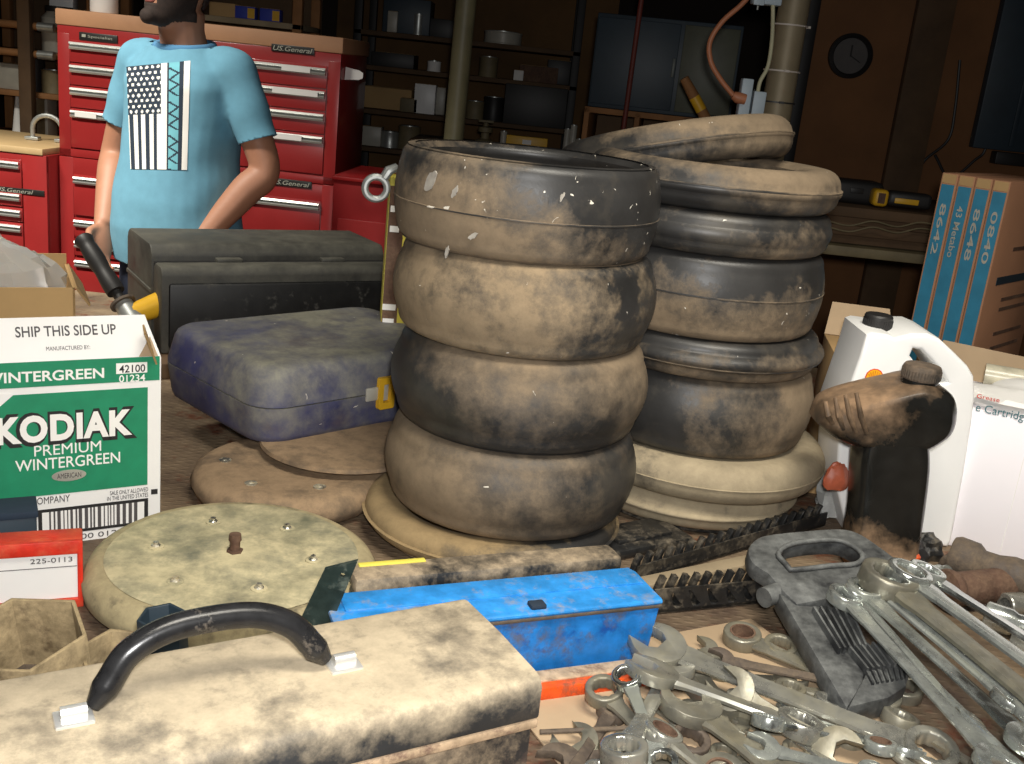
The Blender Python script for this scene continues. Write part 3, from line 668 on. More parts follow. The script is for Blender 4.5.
# ---------------------------------------------------------------- open brown carton with a clear bag
zt = 1.10
f0, f1, f2 = Z(75, 288, zt), Z(0, 281, zt), Z(58, 240, zt)
A = math.atan2((f2-f0).y, (f2-f0).x)-pi/2
cb = thing('cardboard_box', 'open brown cardboard box holding a clear bag, behind the white carton', 'box', (f0.x, f0.y, T), A)
CW, CD, CH = .34, .22, zt-T
q = MB(); q.box((-CW/2, .002, CH/2), (CW, .004, CH)).box((-CW/2, CD, CH/2+.01), (CW, .004, CH+.02)).box((-.002, CD/2, CH/2), (.004, CD, CH)).box((-CW+.002, CD/2, CH/2), (.004, CD, CH)).box((-CW/2, CD/2, .003), (CW-.01, CD-.01, .004)); q.build('box', M_cardfront, cb)
MB().prism([(0, 0), (CD, .0), (CD-.01, .045), (.02, .045)], -.002, .002, Matrix.Translation((.002, 0, CH)) @ Matrix.Rotation(pi/2, 4, 'Z') @ Matrix.Rotation(radians(-148+180+90-65), 4, 'X') @ Matrix.Rotation(pi, 4, 'X')).build('side_flap', M_card, cb)
bgr = random.Random(5); bm_ = MB(); bm_.sph((0, 0, 0), 1, u=26, v=16)
for v_ in bm_.bm.verts:
    n_ = v_.co.normalized(); k_ = 1+.10*sin(7*n_.x+3*n_.z)+.08*sin(11*n_.y+5*n_.x)+bgr.uniform(-.05, .05)
    v_.co = V((n_.x*.13*k_, n_.y*.092*k_, n_.z*.115*k_))
bag = bm_.build('plastic_bag', M_film, None, ang=20); tag(bag, 'crumpled clear plastic bag bulging out of the brown box', 'bag'); place(bag, cb.matrix_world @ V((-CW/2+.03, CD/2, CH-.042)))
for k in range(6):
    pt = thing('spare_part', 'grey metal part inside the clear plastic bag', 'part', cb.matrix_world @ V((-CW/2+.03+bgr.uniform(-.07, .07), CD/2+bgr.uniform(-.04, .04), CH-.05+bgr.uniform(-.04, .02))), bgr.uniform(0, 3), 'parts in the clear bag')
    MB().cyl((-.03, 0, 0), (.03, 0, 0), .012, seg=12).build('barrel', M_silverpaint, pt)
    MB().cyl((.022, 0, 0), (.030, 0, 0), .018, seg=6).build('collar', M_alu, pt)
# ---------------------------------------------------------------- black oil bottle and white jug
def traced(px, y): return [Y(a, b, y) for a, b in px]
def slab(name, px, y, dep, m, parent, origin, holes=(), bev=.012, seg=3, yaw=0):
    """an outline standing at distance y, with depth dep and rounded edges, in the frame of its thing"""
    o_ = [(p.x-origin.x, max(.001, p.z-origin.z)) for p in traced(px, y+dep*.2)]
    hs = [[(p.x-origin.x, p.z-origin.z) for p in traced(h, y+dep*.2)] for h in holes]
    q = MB(); q.prism(o_, -dep, 0, Matrix.Rotation(pi/2, 4, 'X'), holes=hs)
    es = [e for e in q.bm.edges if len(e.link_faces) == 2 and e.calc_face_angle(0) > radians(50)]
    es = [e for e in es if abs(e.verts[0].co.y-e.verts[1].co.y) < 1e-5]
    bmesh.ops.bevel(q.bm, geom=es, offset=bev, segments=seg, profile=.5, affect='EDGES', clamp_overlap=True)
    return q.build(name, m, parent, ang=40)
def smooth_px(p, n=4): return [(v_.x, v_.y) for v_ in bez([V((a, b, 0)) for a, b in p], n)]
# bottle
by = 1.52; b0 = Y(880, 545, by); b0 = V((b0.x, by, T))
bot = thing('oil_bottle', 'black oil bottle with a dusty ribbed grip and screw cap, standing before the white jug', 'bottle', b0)
low = [(845, 560), (838, 540), (846, 500), (850, 440), (856, 420), (920, 420), (923, 460), (918, 500), (914, 545), (918, 562)]
def pillow(name, px, y, dep, m, parent, origin, k=.72, pw=2.6, cz=0):
    """an outline standing at distance y, rounded like a blown bottle through its depth"""
    o_ = [V((p.x-origin.x, 0, max(.001, p.z-origin.z))) for p in traced(smooth_px(px+[px[0]], 4)[:-1], y+dep/2)]
    c = sum(o_, V((0, 0, 0)))/len(o_); rings = []
    secs = [(t, 1-(1-k)*abs(t)**4.5) for t in (-1, -.97, -.88, -.72, -.5, -.2, .2, .5, .72, .88, .97, 1)]
    secs = [(-1.02, .03), (-1.02, k*.4), (-1.015, k*.8)]+secs+[(1.015, k*.8), (1.02, k*.4), (1.02, .03)]
    for t, sc in secs:
        sz = sc if (cz == 0 or abs(t) > 1) else max(sc, cz)
        rings.append([V((c.x+(p.x-c.x)*sc, dep/2+dep/2*t, c.z+(p.z-c.z)*sz)) for p in o_])
    q = MB().loft(rings)
    for f in q.bm.faces: f.normal_update()
    return q.build(name, m, parent, ang=60)
pillow('lower_body', [(842, 568), (841, 545), (848, 505), (851, 450), (856, 430), (864, 404), (912, 402), (920, 430), (922, 460), (917, 505), (911, 545), (912, 571)], by+.014, .078, M_bottlelow, bot, b0, .80, cz=.97)
up = [(815, 421), (822, 405), (840, 396), (870, 388), (897, 382), (918, 378), (938, 384), (950, 394), (952, 410), (948, 426), (938, 436), (918, 446), (886, 447), (852, 442), (832, 434)]
pillow('upper_body', up, by-.012, .120, M_bottletop, bot, b0, .80)
for i, (xa, ya, xb, yb) in enumerate(((826, 407, 833, 424), (836, 403, 844, 430), (846, 400, 856, 433), (857, 398, 867, 434))):
    a, b = Y(xa, ya, by-.012), Y(xb, yb, by-.010)
    MB().tube([V((a.x-b0.x, -.004, a.z-T+.006)), V(((a.x+b.x)/2-b0.x-.002, -.0125, (a.z+b.z)/2-T)), V((b.x-b0.x, -.008, b.z-T))], .0068, 10, rs=[.003, .0045, .003]).build('grip_rib', M_bottletop, bot)
cN = Y(920, 380, by+.044); cT = Y(921, 361, by+.04)
nx = cN.x-b0.x
MB().cyl((nx, .044, cN.z-T-.02), (nx, .044, cN.z-T+.004), .027, seg=28).build('neck', M_bottle, bot)
q = MB(); q.lathe([(.0275, 0), (.0285, .003), (.0285, .018), (.026, .022), (0, .023)], 40, Matrix.Translation((nx, .044, cN.z-T+.002)))
for k in range(40):
    a = 2*pi*k/40; q.box((nx+.0286*cos(a), .044+.0286*sin(a), cN.z-T+.011), (.0016, .0016, .013))
q.build('screw_cap', M_cap, bot)
# jug
jy = 1.665; j0 = Y(900, 545, jy); j0 = V((j0.x, jy, T))
jug = thing('oil_jug', 'large white plastic oil jug with a moulded handle and black cap', 'jug', j0)
jo = [(838, 560), (832, 480), (836, 408), (846, 380), (856, 352), (862, 331), (868, 329), (884, 331), (890, 334), (906, 330), (922, 330), (934, 335), (948, 348), (962, 362), (968, 372), (969, 392), (966, 420), (958, 470), (946, 535), (940, 552), (928, 560)]
hole = [(908, 345), (915, 346), (925, 356), (936, 369), (942, 378), (936, 380), (926, 376), (914, 364), (905, 352)]
slab('body', jo, jy, .135, M_jug, jug, j0, holes=[hole], bev=.020, seg=4)
c0, c1 = Y(876, 331, jy+.066), Y(876, 316, jy+.06)
MB().cyl((c0.x-j0.x, .066, c0.z-T-.012), (c0.x-j0.x, .066, c0.z-T+.002), .021, seg=28).build('neck', M_jug, jug)
q = MB(); q.lathe([(.0225, 0), (.0235, .002), (.0232, .024), (.021, .027), (0, .0275)], 36, Matrix.Translation((c0.x-j0.x, .066, c0.z-T+.002)))
for k in range(36):
    a = 2*pi*k/36; q.box((c0.x-j0.x+.0235*cos(a), .066+.0235*sin(a), c0.z-T+.012), (.0014, .0014, .018))
q.build('cap', M_dark, jug)
def jp(px, py, off=-.0008): p = Y(px, py, jy); return V((p.x-j0.x, off, p.z-T))
MB().tube([jp(*u) for u in smooth_px([(838, 398), (850, 391), (862, 386), (870, 383), (877, 385), (884, 392), (896, 406), (905, 425), (910, 470)], 4)], .0007, 6).build('label_outline', M_greybox, jug)
# scallop emblem
ce = jp(869, 384, -.0004) if False else jp(870, 381.5, -.0006)
def scallop(r): 
    o_ = []
    for i in range(29):
        a = radians(-35+250*i/28); rr = r*(1-.05*abs(sin(7*a/1.0)))
        o_.append((rr*cos(a), rr*sin(a)*1.02))
    o_ += [(-r*.35, -r*.82), (r*.35, -r*.82)]
    return o_
er = .0135; ec = jp(880.5, 378, -.0006); ec = jp(874, 377.5, -.0006)
MB().prism(scallop(er*1.13), 0, .0005, Matrix.Translation(ec) @ Matrix.Rotation(pi/2, 4, 'X')).build('emblem_border', M_redframe, jug)
MB().prism(scallop(er), 0, .0005, Matrix.Translation(ec+V((0, -.0006, 0))) @ Matrix.Rotation(pi/2, 4, 'X')).build('emblem', plain('emblem_yellow', srgb(246, 178, 22), .5, var=.03), jug)
rays = MB()
for k in range(7):
    a = radians(28+20.7*k); rays.tube([ec+V((0, -.0013, -er*.7)), ec+V((er*.86*cos(a), -.0013, er*.86*sin(a)))], .0004, 5)
rays.build('emblem_rib', M_redframe, jug)
sa = jp(846, 392)
text('lettering', 'Shell', .030, .009, M_redframe, jug, Matrix.Translation(sa+V((.008, -.0005, 0))) @ Matrix.Rotation(pi/2, 4, 'X'), .01)

# ---------------------------------------------------------------- white cartridge box with papers on it
A = radians(-24)
f0 = Z(947, 546, T)
wb = thing('carton', 'white carton with large grey lettering at the right edge of the bench', 'carton', (f0.x-.02, f0.y+.012, T), A)
Wi = wb.matrix_world.inverted()
def wuv(px, py):
    o_ = Wi @ CAM; d_ = Wi.to_3x3() @ ray(px, py); t = -o_.y/d_.y; return o_+d_*t
WH = wuv(985, 412).z; WW, WD = .30, .22
MB().box((WW/2, WD/2, WH/2), (WW, WD, WH), bev=.004).build('box', M_whitein, wb)
a, b = wuv(974, 405), wuv(1040, 424); hh = wuv(1000, 404).z-wuv(1000, 417).z
text('lettering', 'e Cartridges', .088, .018, M_inkteal, wb, face_mat(wuv(977, 403).x+.044, -.0004, wuv(1000, 413).z), .004)
a = wuv(988, 399)
text('small_lettering', 'Grease', .035, .007, M_redframe, wb, face_mat(a.x, -.0004, a.z+.002), .004)
for x in (.105, .155): MB().box((x, -.0004, WH*.5), (.0012, .0008, WH*.9)).build('crease', M_white, wb)
def lump(name, label, cat, loc, dims, m, seed, rz=0, amp=.12):
    r_ = random.Random(seed); q = MB(); q.sph((0, 0, 0), 1, u=22, v=12)
    ph = [r_.uniform(0, 6) for _ in range(6)]
    for v_ in q.bm.verts:
        n_ = v_.co.normalized(); k_ = 1+amp*sin(6*n_.x+ph[0]+3*n_.y)+amp*sin(9*n_.y+ph[1]+4*n_.z)+r_.uniform(-.05, .05)
        v_.co = V((n_.x*dims[0]*k_, n_.y*dims[1]*k_, max(n_.z, -.5)*dims[2]*k_))
    o = q.build(name, m, ang=22); tag(o, label, cat); place(o, loc, rz); return o
pm = wb.matrix_world
lump('plastic_sheet', 'crumpled white plastic sheet heaped on top of the white carton', 'plastic sheet', pm @ V((.13, .09, WH+.012)), (.13, .10, .024), M_white, 4, A)
# rolled clear film and flaps
r0, r1 = Y(962, 352, 1.83), Y(1040, 372, 1.79)
rl = thing('film_roll', 'grey roll of clear film lying on the white carton', 'roll', pm @ V((.02, WD*.8, WH+.02)), A)
MB().tube([(0, 0, .004), (.1, .004, .006), (.26, -.002, .004)], .021, 18).build('film', plain('cloudy_film', srgb(196, 190, 168), .25, var=.25, scale=40), rl)
MB().cyl((.259, -.002, .004), (.262, -.002, .004), .012, seg=16).build('core', M_card, rl)
MB().box((.13, -.0205, .008), (.012, .003, .010)).build('black_clip', M_dark, rl)
fb = Z(940, 365, T+.22)
ca = thing('cardboard_box', 'pale open cardboard box with a raised flap behind the white carton', 'box', (.80, 1.975, T), radians(-12))
MB().box((.16, .09, .11), (.32, .18, .22), bev=.002).build('box', M_card, ca)
MB().prism([(0, 0), (.33, 0), (.32, .055), (.015, .075)], -.002, .002, Matrix.Translation((0, .0, .22)) @ Matrix.Rotation(radians(75), 4, 'X')).build('flap', M_cardold, ca)
# brown box left of the jug, printed
p0 = Y(817, 455, 1.83)
cb2 = thing('cardboard_box', 'brown cardboard box with a black printed frame, between the rear tyres and the white jug', 'box', (p0.x+.005, 1.86, T), radians(-8))
h2 = Y(825, 352, 1.86).z-T
MB().box((.065, .08, h2/2), (.13, .16, h2), bev=.002).build('box', M_card, cb2)
MB().box((.065, -.0004, h2*.62), (.06, .0008, h2*.58)).build('printed_frame', M_ink, cb2)
MB().box((.065, -.0010, h2*.62), (.052, .0008, h2*.58-.008)).build('printed_field', M_card, cb2)
MB().prism([(-.012, -.012), (.012, -.012), (0, .014)], 0, .0006, Matrix.Translation((.065, -.0018, h2*.72)) @ Matrix.Rotation(pi/2, 4, 'X')).build('arrow_print', M_ink, cb2)
MB().prism([(0, 0), (.13, 0), (.12, .07), (.01, .07)], -.002, .002, Matrix.Translation((0, .16, h2)) @ Matrix.Rotation(radians(55), 4, 'X')).build('flap', M_cardold, cb2)
# clear bag with an orange print between tyre ring and bottle
bp = Z(828, 520, T)
bg = lump('plastic_bag', 'clear plastic bag with an orange label, squeezed between the tyres and the black bottle', 'bag', (bp.x+.022, bp.y+.03, T+.045), (.040, .036, .078), M_film, 8, .3)
ol = lump('orange_packet', 'orange printed packet showing behind the black bottle', 'packet', Y(836, 480, 1.635), (.022, .012, .030), plain('faded_orange_film', srgb(186, 98, 70), .4, var=.3, scale=30), 9, .2, .05)

# ---------------------------------------------------------------- four blue spined flat boxes standing
A = radians(-42)
s0 = Y(908, 335, 2.42); FB = V((s0.x+.0, 2.42, T))
def flatbox(k, label, words):
    d = V((cos(A), sin(A), 0)); o = thing('flat_carton', label, 'carton', FB+d*(k*.038)+V((0, 0, 0)), A, 'blue spined flat cartons')
    H, D, t = .585, .34, .0365
    lean = radians(1)
    MB().box((t/2, D/2, H/2), (t, D, H), bev=.002).build('box', M_cardpink, o)
    MB().box((t/2, -.0006, H/2-.01), (t-.008, .0012, H-.03)).build('blue_spine', M_teal, o)
    MB().box((t/2, -.0003, H-.012), (t-.006, .001, .02)).build('spine_top', M_card, o)
    text('spine_lettering', words, .115, .0135, M_glassjar, o, Matrix.Translation((t/2, -.0016, H-.125)) @ Matrix.Rotation(radians(90), 4, 'X') @ Matrix.Rotation(radians(-90), 4, 'Z'), .008)
    if k == 3:
        MB().box((t+.0006, D*.55, H*.62), (.001, D*.8, .018)).build('blue_stripe', M_dkblue, o)
        MB().box((t+.0006, D*.5, H*.14), (.001, D*.9, .10)).build('brown_print', M_brown, o)
        for zz in (.74, .54, .50, .40, .34): MB().box((t+.0006, D*.6, H*zz), (.001, D*.55, .008)).build('print_line', M_rust, o)
    return o
for k, (lb, wd) in enumerate((('leftmost of the four blue spined flat cartons standing on the right', '8642'), ('second of the blue spined flat cartons, with the long pale word on its spine', '43 Metabo'),
                              ('third of the blue spined flat cartons, squeezed between lettered neighbours', '8648'), ('rightmost blue spined flat carton, its brown printed side in view', '0840'))): flatbox(k, lb, wd)

# ---------------------------------------------------------------- wrench rails
def rail(p0, p1, z, label, slots, H=.026, dep=.03, teeth=14, tdir=1):
    a, b = Z(*p0, z), Z(*p1, z); L = (b-a).length; rz = math.atan2((b-a).y, (b-a).x)
    o = thing('wrench_rail', label, 'wrench rack', (a.x, a.y, T+.002), rz)
    MB().box((L/2, dep/2, .004), (L, dep, .008), bev=.002).build('base', M_rackplastic, o)
    hs = []
    if slots:
        for k in range(slots):
            x = .03+(L-.06)*k/(slots-1); hs.append([(x-.006, H-.005), (x-.002, H-.005), (x+.012, .013), (x+.017, .009), (x+.013, .005), (x+.006, .005), (x+.002, .010)])
    MB().prism([(0, 0), (L, 0), (L, H), (0, H)], -.003, 0, Matrix.Translation((0, 0, .002)) @ Matrix.Rotation(pi/2, 4, 'X') @ Matrix.Rotation(0, 4, 'X'), holes=hs).build('slotted_front', M_rackplastic, o)
    for k in range(teeth):
        x = .012+(L-.024)*k/(teeth-1)
        MB().prism([(-.007, 0), (.006, 0), (.0045, H*.9), (.009, H*1.25), (.001, H*1.3), (-.004, H*.8)], -.005, .005, Matrix.Translation((x, dep*.55, .006)) @ Matrix.Rotation(pi/2+.1, 4, 'X')).build('tooth', M_rackplastic, o, bev=.001)
    return o
rail((652, 612), (778, 600), T+.006, 'short slotted black plastic wrench rail at the end of the blue tool case', 6, H=.036, teeth=11)
rail((636, 578), (826, 522), T+.01, 'long toothed black plastic wrench rail lying at the foot of the rear tyres', 0, H=.024, teeth=20)
a, b = Z(632, 582, T+.006), Z(772, 553, T+.006)
wd = thing('board', 'thin dusty tan board lying between the two wrench rails', 'board', (a.x+.012, a.y-.008, T+.001), math.atan2((b-a).y, (b-a).x))
MB().box(((b-a).length/2, .0, .006), ((b-a).length, .028, .011), bev=.002).build('plank', M_woodgrey, wd)
hb = thing('rubber_pad', 'added black pad standing in for shade at the foot of the tyres behind the rails', 'pad', Z(655, 556, T), .6)  # black pad added where the bench lies in the stack's shade
MB().box((0, .05, .009), (.17, .09, .016), bev=.006).build('pad', M_rackplastic, hb)
MB().box((0, .05, .019), (.11, .05, .006), bev=.002).build('raised_rib', M_rackplastic, hb)

# ---------------------------------------------------------------- black carry rack for wrenches
ho = Z(846, 705, T+.036)
rk = thing('wrench_rack', 'black plastic wrench rack with a carry handle, lying under a row of chrome wrenches', 'wrench rack', ho, rot=Matrix.Rotation(radians(10.4), 3, 'Z') @ Matrix.Rotation(radians(8.5), 3, 'X'))
Ri = rk.matrix_world.inverted()
def rp(px, py, z=0):
    o_ = Ri @ CAM; d_ = Ri.to_3x3() @ ray(px, py); t = (z-o_.z)/d_.z; p = o_+d_*t; return (p.x, p.y)
outer = smooth_px([(768, 573), (752, 562), (748, 548), (758, 537), (775, 533), (805, 530), (838, 528), (858, 532), (880, 546), (900, 562), (910, 580)], 3) + [(905, 590), (880, 590), (850, 592), (820, 600), (797, 604), (784, 592)]
hole_ = smooth_px([(786, 566), (778, 555), (792, 545), (830, 541), (848, 545), (862, 556), (856, 565), (830, 567), (806, 570), (790, 571)], 3)
MB().prism([rp(*u) for u in outer], -.026, 0, holes=[[rp(*u) for u in hole_]]).build('carry_handle', M_blackplastic, rk, bev=.005)
rim = [V((*rp(*u), .002)) for u in hole_]
MB().tube(rim, .004, 8, closed=True).build('handle_rim', M_blackplastic, rk, ang=80)
side_ = [(778, 588), (800, 602), (836, 604), (846, 628), (868, 656), (864, 680), (848, 706)]
MB().prism([rp(*u) for u in side_], -.034, -.004).build('side_panel', M_blackplastic, rk, bev=.004)
MB().prism([rp(*u) for u in [(848, 706), (868, 668), (903, 664), (908, 684), (890, 696)]], -.034, -.002).build('foot_block', M_blackplastic, rk, bev=.004)
c = rp(770, 584); MB().cyl((c[0]+.014, c[1], -.014), (c[0]-.010, c[1]-.012, -.014), .014, seg=20).build('pivot_boss', M_blackplastic, rk)
def fin(a, b, z0, z1, w_, nm):
    MB().loft([[V((a[0], a[1], z0)), V((a[0]+w_, a[1], z0)), V((a[0]+w_, a[1], z1)), V((a[0], a[1], z1))], [V((b[0], b[1], z0)), V((b[0]+w_, b[1], z0)), V((b[0]+w_, b[1], z1)), V((b[0], b[1], z1))]]).build(nm, M_blackplastic, rk)
for k in range(6):
    t_ = k/5; fin(rp(812+t_*34, 610-t_*2), rp(838+t_*26, 652+t_*-4), -.03, .006, .003, 'divider_fin')
for k in range(8):
    t_ = k/7; fin(rp(848+t_*40, 650-t_*8), rp(866+t_*38, 672-t_*6), -.02, .006, .003, 'foot_rib')
for k in range(8):
    t_ = k/7; fin(rp(866+t_*38, 672-t_*6), rp(872+t_*34, 684-t_*6), -.02, .002, .003, 'foot_rib')

# ---------------------------------------------------------------- combination wrenches
def wrench_mesh():
    pass
_wm = {}
def wrench_parts(kind):
    """unit-size head meshes: ring (12 point), open jaw; sizes are set on placing"""
    if kind in _wm: return _wm[kind]
def make_wrench(L, w, label, m, style='combo', group=None, th=None):
    """x runs along the wrench: open jaw at x=0, box ring at x=L; w = shank width"""
    o = thing('combination_wrench' if style == 'combo' else ('open_end_wrench' if style == 'open' else 'box_end_wrench'), label, 'wrench', group=group)
    th = th or w*.55; ro = w*1.12; ri = w*.74; J = w*1.25
    def ring(x, name='box_end'):
        inn = [(x+ri*(1 if i % 2 else .9)*cos(2*pi*i/24), ri*(1 if i % 2 else .9)*sin(2*pi*i/24)) for i in range(24)]
        MB().prism(circ(ro, 28, x, 0), -th*.75, th*.75, holes=[inn]).build(name, m, o, bev=th*.18, ang=50)
    def jaw(x, s, name='open_end'):
        # s=+1 jaw opens toward -x
        a0 = radians(15); g = w*.62; pts = []
        def P_(u, v): 
            cu, cv = u*cos(a0)-v*sin(a0), u*sin(a0)+v*cos(a0); return (x-s*cu, cv)
        body = [P_(J*cos(radians(a)), J*sin(radians(a))) for a in range(-310, -49, 13)]   # back round
        arc = [(J*cos(radians(a)), J*sin(radians(a))) for a in range(32, 329, 12)]
        pts = [P_(*p) for p in arc] + [P_(J*.98, -g), P_(J*.15, -g), P_(-J*.12, -g*.6), P_(-J*.12, g*.6), P_(J*.15, g), P_(J*.98, g)]
        MB().prism(pts, -th*.5, th*.5).build(name, m, o, bev=th*.15, ang=50)
    def shank(x0, x1):
        secs = []
        for t in (0, .06, .15, .5, .85, .94, 1):
            ww = w*(.40+.10*abs(2*t-1)) if .1 < t < .9 else w*.58; hh = th*(.34 if .1 < t < .9 else .42)
            x = x0+(x1-x0)*t
            secs.append([V((x, ww*cos(a)*1.0, hh*(1 if abs(sin(a)) > .9 else .85)*(1 if sin(a) > 0 else -1) if abs(sin(a)) > .3 else 0)) for a in [2*pi*i/12+.0001 for i in range(12)]])
        MB().loft(secs).build('shank', m, o, ang=30)
    if style == 'combo': jaw(0, 1); ring(L); shank(J*.75, L-ro*.88)
    elif style == 'box': ring(0); ring(L); shank(ro*.88, L-ro*.88)
    else: jaw(0, 1); jaw(L, -1); shank(J*.75, L-J*.75)
    return o
def lay(o, A_, B_, roll=0):
    """put a wrench's x axis from A_ to B_"""
    r = frame(A_, B_) @ Matrix.Rotation(roll, 3, 'X'); place(o, A_, rot=r)
GW = 'chrome wrenches in the rack'
rack_ws = [  # ring end px, z, far end px, z, width, label
    ((845, 598), .083, (998, 764), .050, 0.0211, 'frontmost chrome wrench in the rack, nearest the pile'),
    ((856, 594), .086, (968, 722), .050, 0.0160, 'second chrome wrench from the pile side of the rack, slim'),
    ((864, 592), .088, (1030, 742), .062, 0.0218, 'chrome wrench with a fairly broad shank, third from the pile side in the rack'),
    ((877, 590), .088, (1010, 702), .060, 0.0186, 'slim chrome wrench, fourth across in the rack'),
    ((888, 592), .088, (1034, 714), .058, 0.0211, 'medium chrome wrench, fifth across in the rack, left of the broadest'),
    ((888, 581), .100, (1080, 736), .066, 0.0346, 'broadest chrome wrench in the rack with a large ring'),
    ((908, 576), .104, (1085, 704), .070, 0.0275, 'chrome wrench just right of the broadest one in the rack'),
    ((852, 604), .070, (1040, 790), .046, 0.0179, 'bright wrench lying low in the rack beneath the third one from the pile'),
    ((906, 598), .072, (1080, 770), .050, 0.0192, 'wrench lying low in the rack beneath the broadest one'),
    ((926, 574), .096, (1090, 678), .066, 0.0230, 'outermost chrome wrench on the right side of the rack')]
for i, (pa, za, pb, zb, w_, lb) in enumerate(rack_ws):
    a, b = Z(*pa, T+za), Z(*pb, T+zb); L = (b-a).length
    o = make_wrench(L, w_, lb, M_chrome2 if i != 5 else M_dull, group=GW)
    lay(o, b, a, (.15, .3, .1, .35, .2, .12, .15, .1, .1, .2)[i])
# ---------------------------------------------------------------- loose pile of wrenches
GP = 'loose wrenches in the heap'
pile = [  # style, start px, z, end px, z, width, material, roll, label
    ('combo', (658, 646), .045, (930, 752), .012, 0.0277, M_chrome, .2, 'longest wrench of the heap, its open jaw touching the blue case end'),
    ('combo', (652, 672), .050, (800, 726), .022, 0.0251, M_chrome, -.2, 'wrench whose jaw opens left just below the longest wrench'),
    ('box', (742, 637), .014, (880, 700), .012, 0.0224, M_dull, .1, 'wrench with a big rusty ring right of the longest wrench jaw'),
    ('box', (780, 648), .012, (905, 690), .010, 0.0198, M_dull, .15, 'dull wrench with a ring lying against the black rack'),
    ('box', (627, 678), .050, (662, 764), .030, 0.0158, M_chrome2, .3, 'small bright ring wrench standing out in front of the orange bar'),
    ('combo', (655, 745), .018, (604, 692), .028, 0.0198, M_dull, -.2, 'dull wrench whose ring lies on the bare cardboard'),
    ('combo', (672, 668), .030, (624, 752), .046, 0.0224, M_chrome, .15, 'thick wrench lying crosswise with a bright ring at the near edge of the heap'),
    ('combo', (740, 800), .020, (662, 735), .034, 0.0198, M_chrome, .35, 'wrench with a rust-filled ring in the near middle of the heap'),
    ('open', (690, 705), .034, (800, 790), .020, 0.0290, M_dull, -.1, 'large dull open wrench in the near middle of the heap'),
    ('open', (731, 690), .030, (838, 752), .016, 0.0224, M_dull, .7, 'wrench with a bright crescent jaw below the long shanks'),
    ('combo', (905, 750), .014, (768, 722), .034, 0.0172, M_chrome2, .4, 'bright slim wrench running right across the middle of the heap'),
    ('combo', (762, 748), .030, (872, 776), .020, 0.0158, M_chrome2, .2, 'small shiny wrench with a tiny jaw near the bottom edge'),
    ('box', (880, 746), .030, (790, 712), .014, 0.0158, M_chrome2, .2, 'wrench with a rust-rimmed ring at the right of the heap'),
    ('combo', (950, 775), .012, (790, 690), .012, 0.0172, M_dull, .1, 'dull wrench under the longest wrench, far side of the heap'),
    ('combo', (700, 650), .010, (850, 735), .010, 0.0185, M_dull, .2, 'dull wrench half hidden beside the longest wrench'),
    ('open', (690, 665), .012, (735, 720), .010, 0.0251, M_dull, .0, 'stubby dull open wrench in the centre of the heap'),
    ('combo', (560, 764), .016, (690, 742), .016, 0.0198, M_brown, .2, 'dark brown wrench at the lower left of the heap'),
    ('open', (640, 735), .012, (720, 775), .012, 0.0211, M_dull, .3, 'grey open wrench under the rust-filled ring'),
    ('combo', (800, 770), .012, (690, 715), .014, 0.0172, M_dull, -.3, 'dull wrench crossing under the large open wrench'),
    ('combo', (860, 785), .012, (740, 700), .012, 0.0158, M_chrome, .2, 'slim tarnished wrench below the crescent jaw'),
    ('combo', (560, 790), .030, (612, 712), .012, 0.0158, M_brown, .2, 'small brown wrench beside the toolbox corner'),
    ('open', (575, 745), .012, (640, 790), .012, 0.0211, M_dull, .4, 'dull open wrench in the corner by the toolbox'),
    ('combo', (940, 790), .020, (830, 705), .014, 0.0185, M_chrome, .3, 'tarnished wrench at the right rim of the heap beside the rack foot'),
    ('combo', (720, 660), .024, (880, 690), .016, 0.0145, M_brown, .3, 'rusty slim wrench between the big rusty ring and the longest shank'),
    ('box', (700, 780), .034, (600, 770), .020, 0.0158, M_chrome, .3, 'tarnished ring wrench on the bottom edge of the picture'),
    ('combo', (990, 775), .012, (900, 720), .012, 0.0198, M_dull, .3, 'dull wrench lying under the ends of the racked wrenches'),
]
for st, pa, za, pb, zb, w_, m_, roll, lb in pile:
    a, b = Z(*pa, T+za), Z(*pb, T+zb)
    o = make_wrench((b-a).length, w_, lb, m_, st, GP)
    if 'rust' in lb and 'ring' in lb and m_ is not M_brown:
        x_ = 0 if st == 'box' else (b-a).length; h_ = w_*.42
        MB().lathe([(w_*.64, -h_), (w_*.76, -h_), (w_*.76, h_), (w_*.64, h_)], 24, Matrix.Translation((x_, 0, 0)), closed=True).build('rusty_bore', M_rust, o)
    lay(o, a, b, roll)
# small fillers deep in the heap
fr = random.Random(11); seen = ['under the long shanks', 'at the near edge']
proto = None
for k in range(16):
    px, py = fr.uniform(600, 900), fr.uniform(665, 770)
    if py < 640+(px-600)*.22: py += 50
    a = Z(px, py, T+.006); ang = fr.uniform(-1.2, .4)
    if proto is None:
        proto = make_wrench(.13, .013, 'small dull wrench at the bottom of the heap, mostly covered by others', M_dull, 'combo', GP); o = proto
        lay(o, a, a+V((cos(ang), sin(ang), 0)))
    else:
        dup(proto, a, rot=frame(a, a+V((cos(ang), sin(ang), 0))), scale=fr.uniform(.7, 1.2), group=GP)
# cardboard under the heap, a thin rod, dark scrap
cs = thing('cardboard_sheet', 'flattened piece of tan cardboard under the wrench heap', 'cardboard', Z(690, 720, T), .5)
MB().box((0.02, 0, .002), (.42, .34, .003), bev=.001).build('sheet', M_cardold, cs)
a, b = Z(540, 732, T+.02), Z(652, 727, T+.026)
rd = thing('steel_rod', 'thin dark steel rod lying by the toolbox corner', 'rod', a, rot=frame(a, b))
MB().cyl((0, 0, 0), ((b-a).length, 0, 0), .0028, seg=10).build('rod', M_brown, rd)
MB().cyl(((b-a).length-.02, 0, 0), ((b-a).length, 0, 0), .0042, seg=10).build('tip', M_chrome, rd)
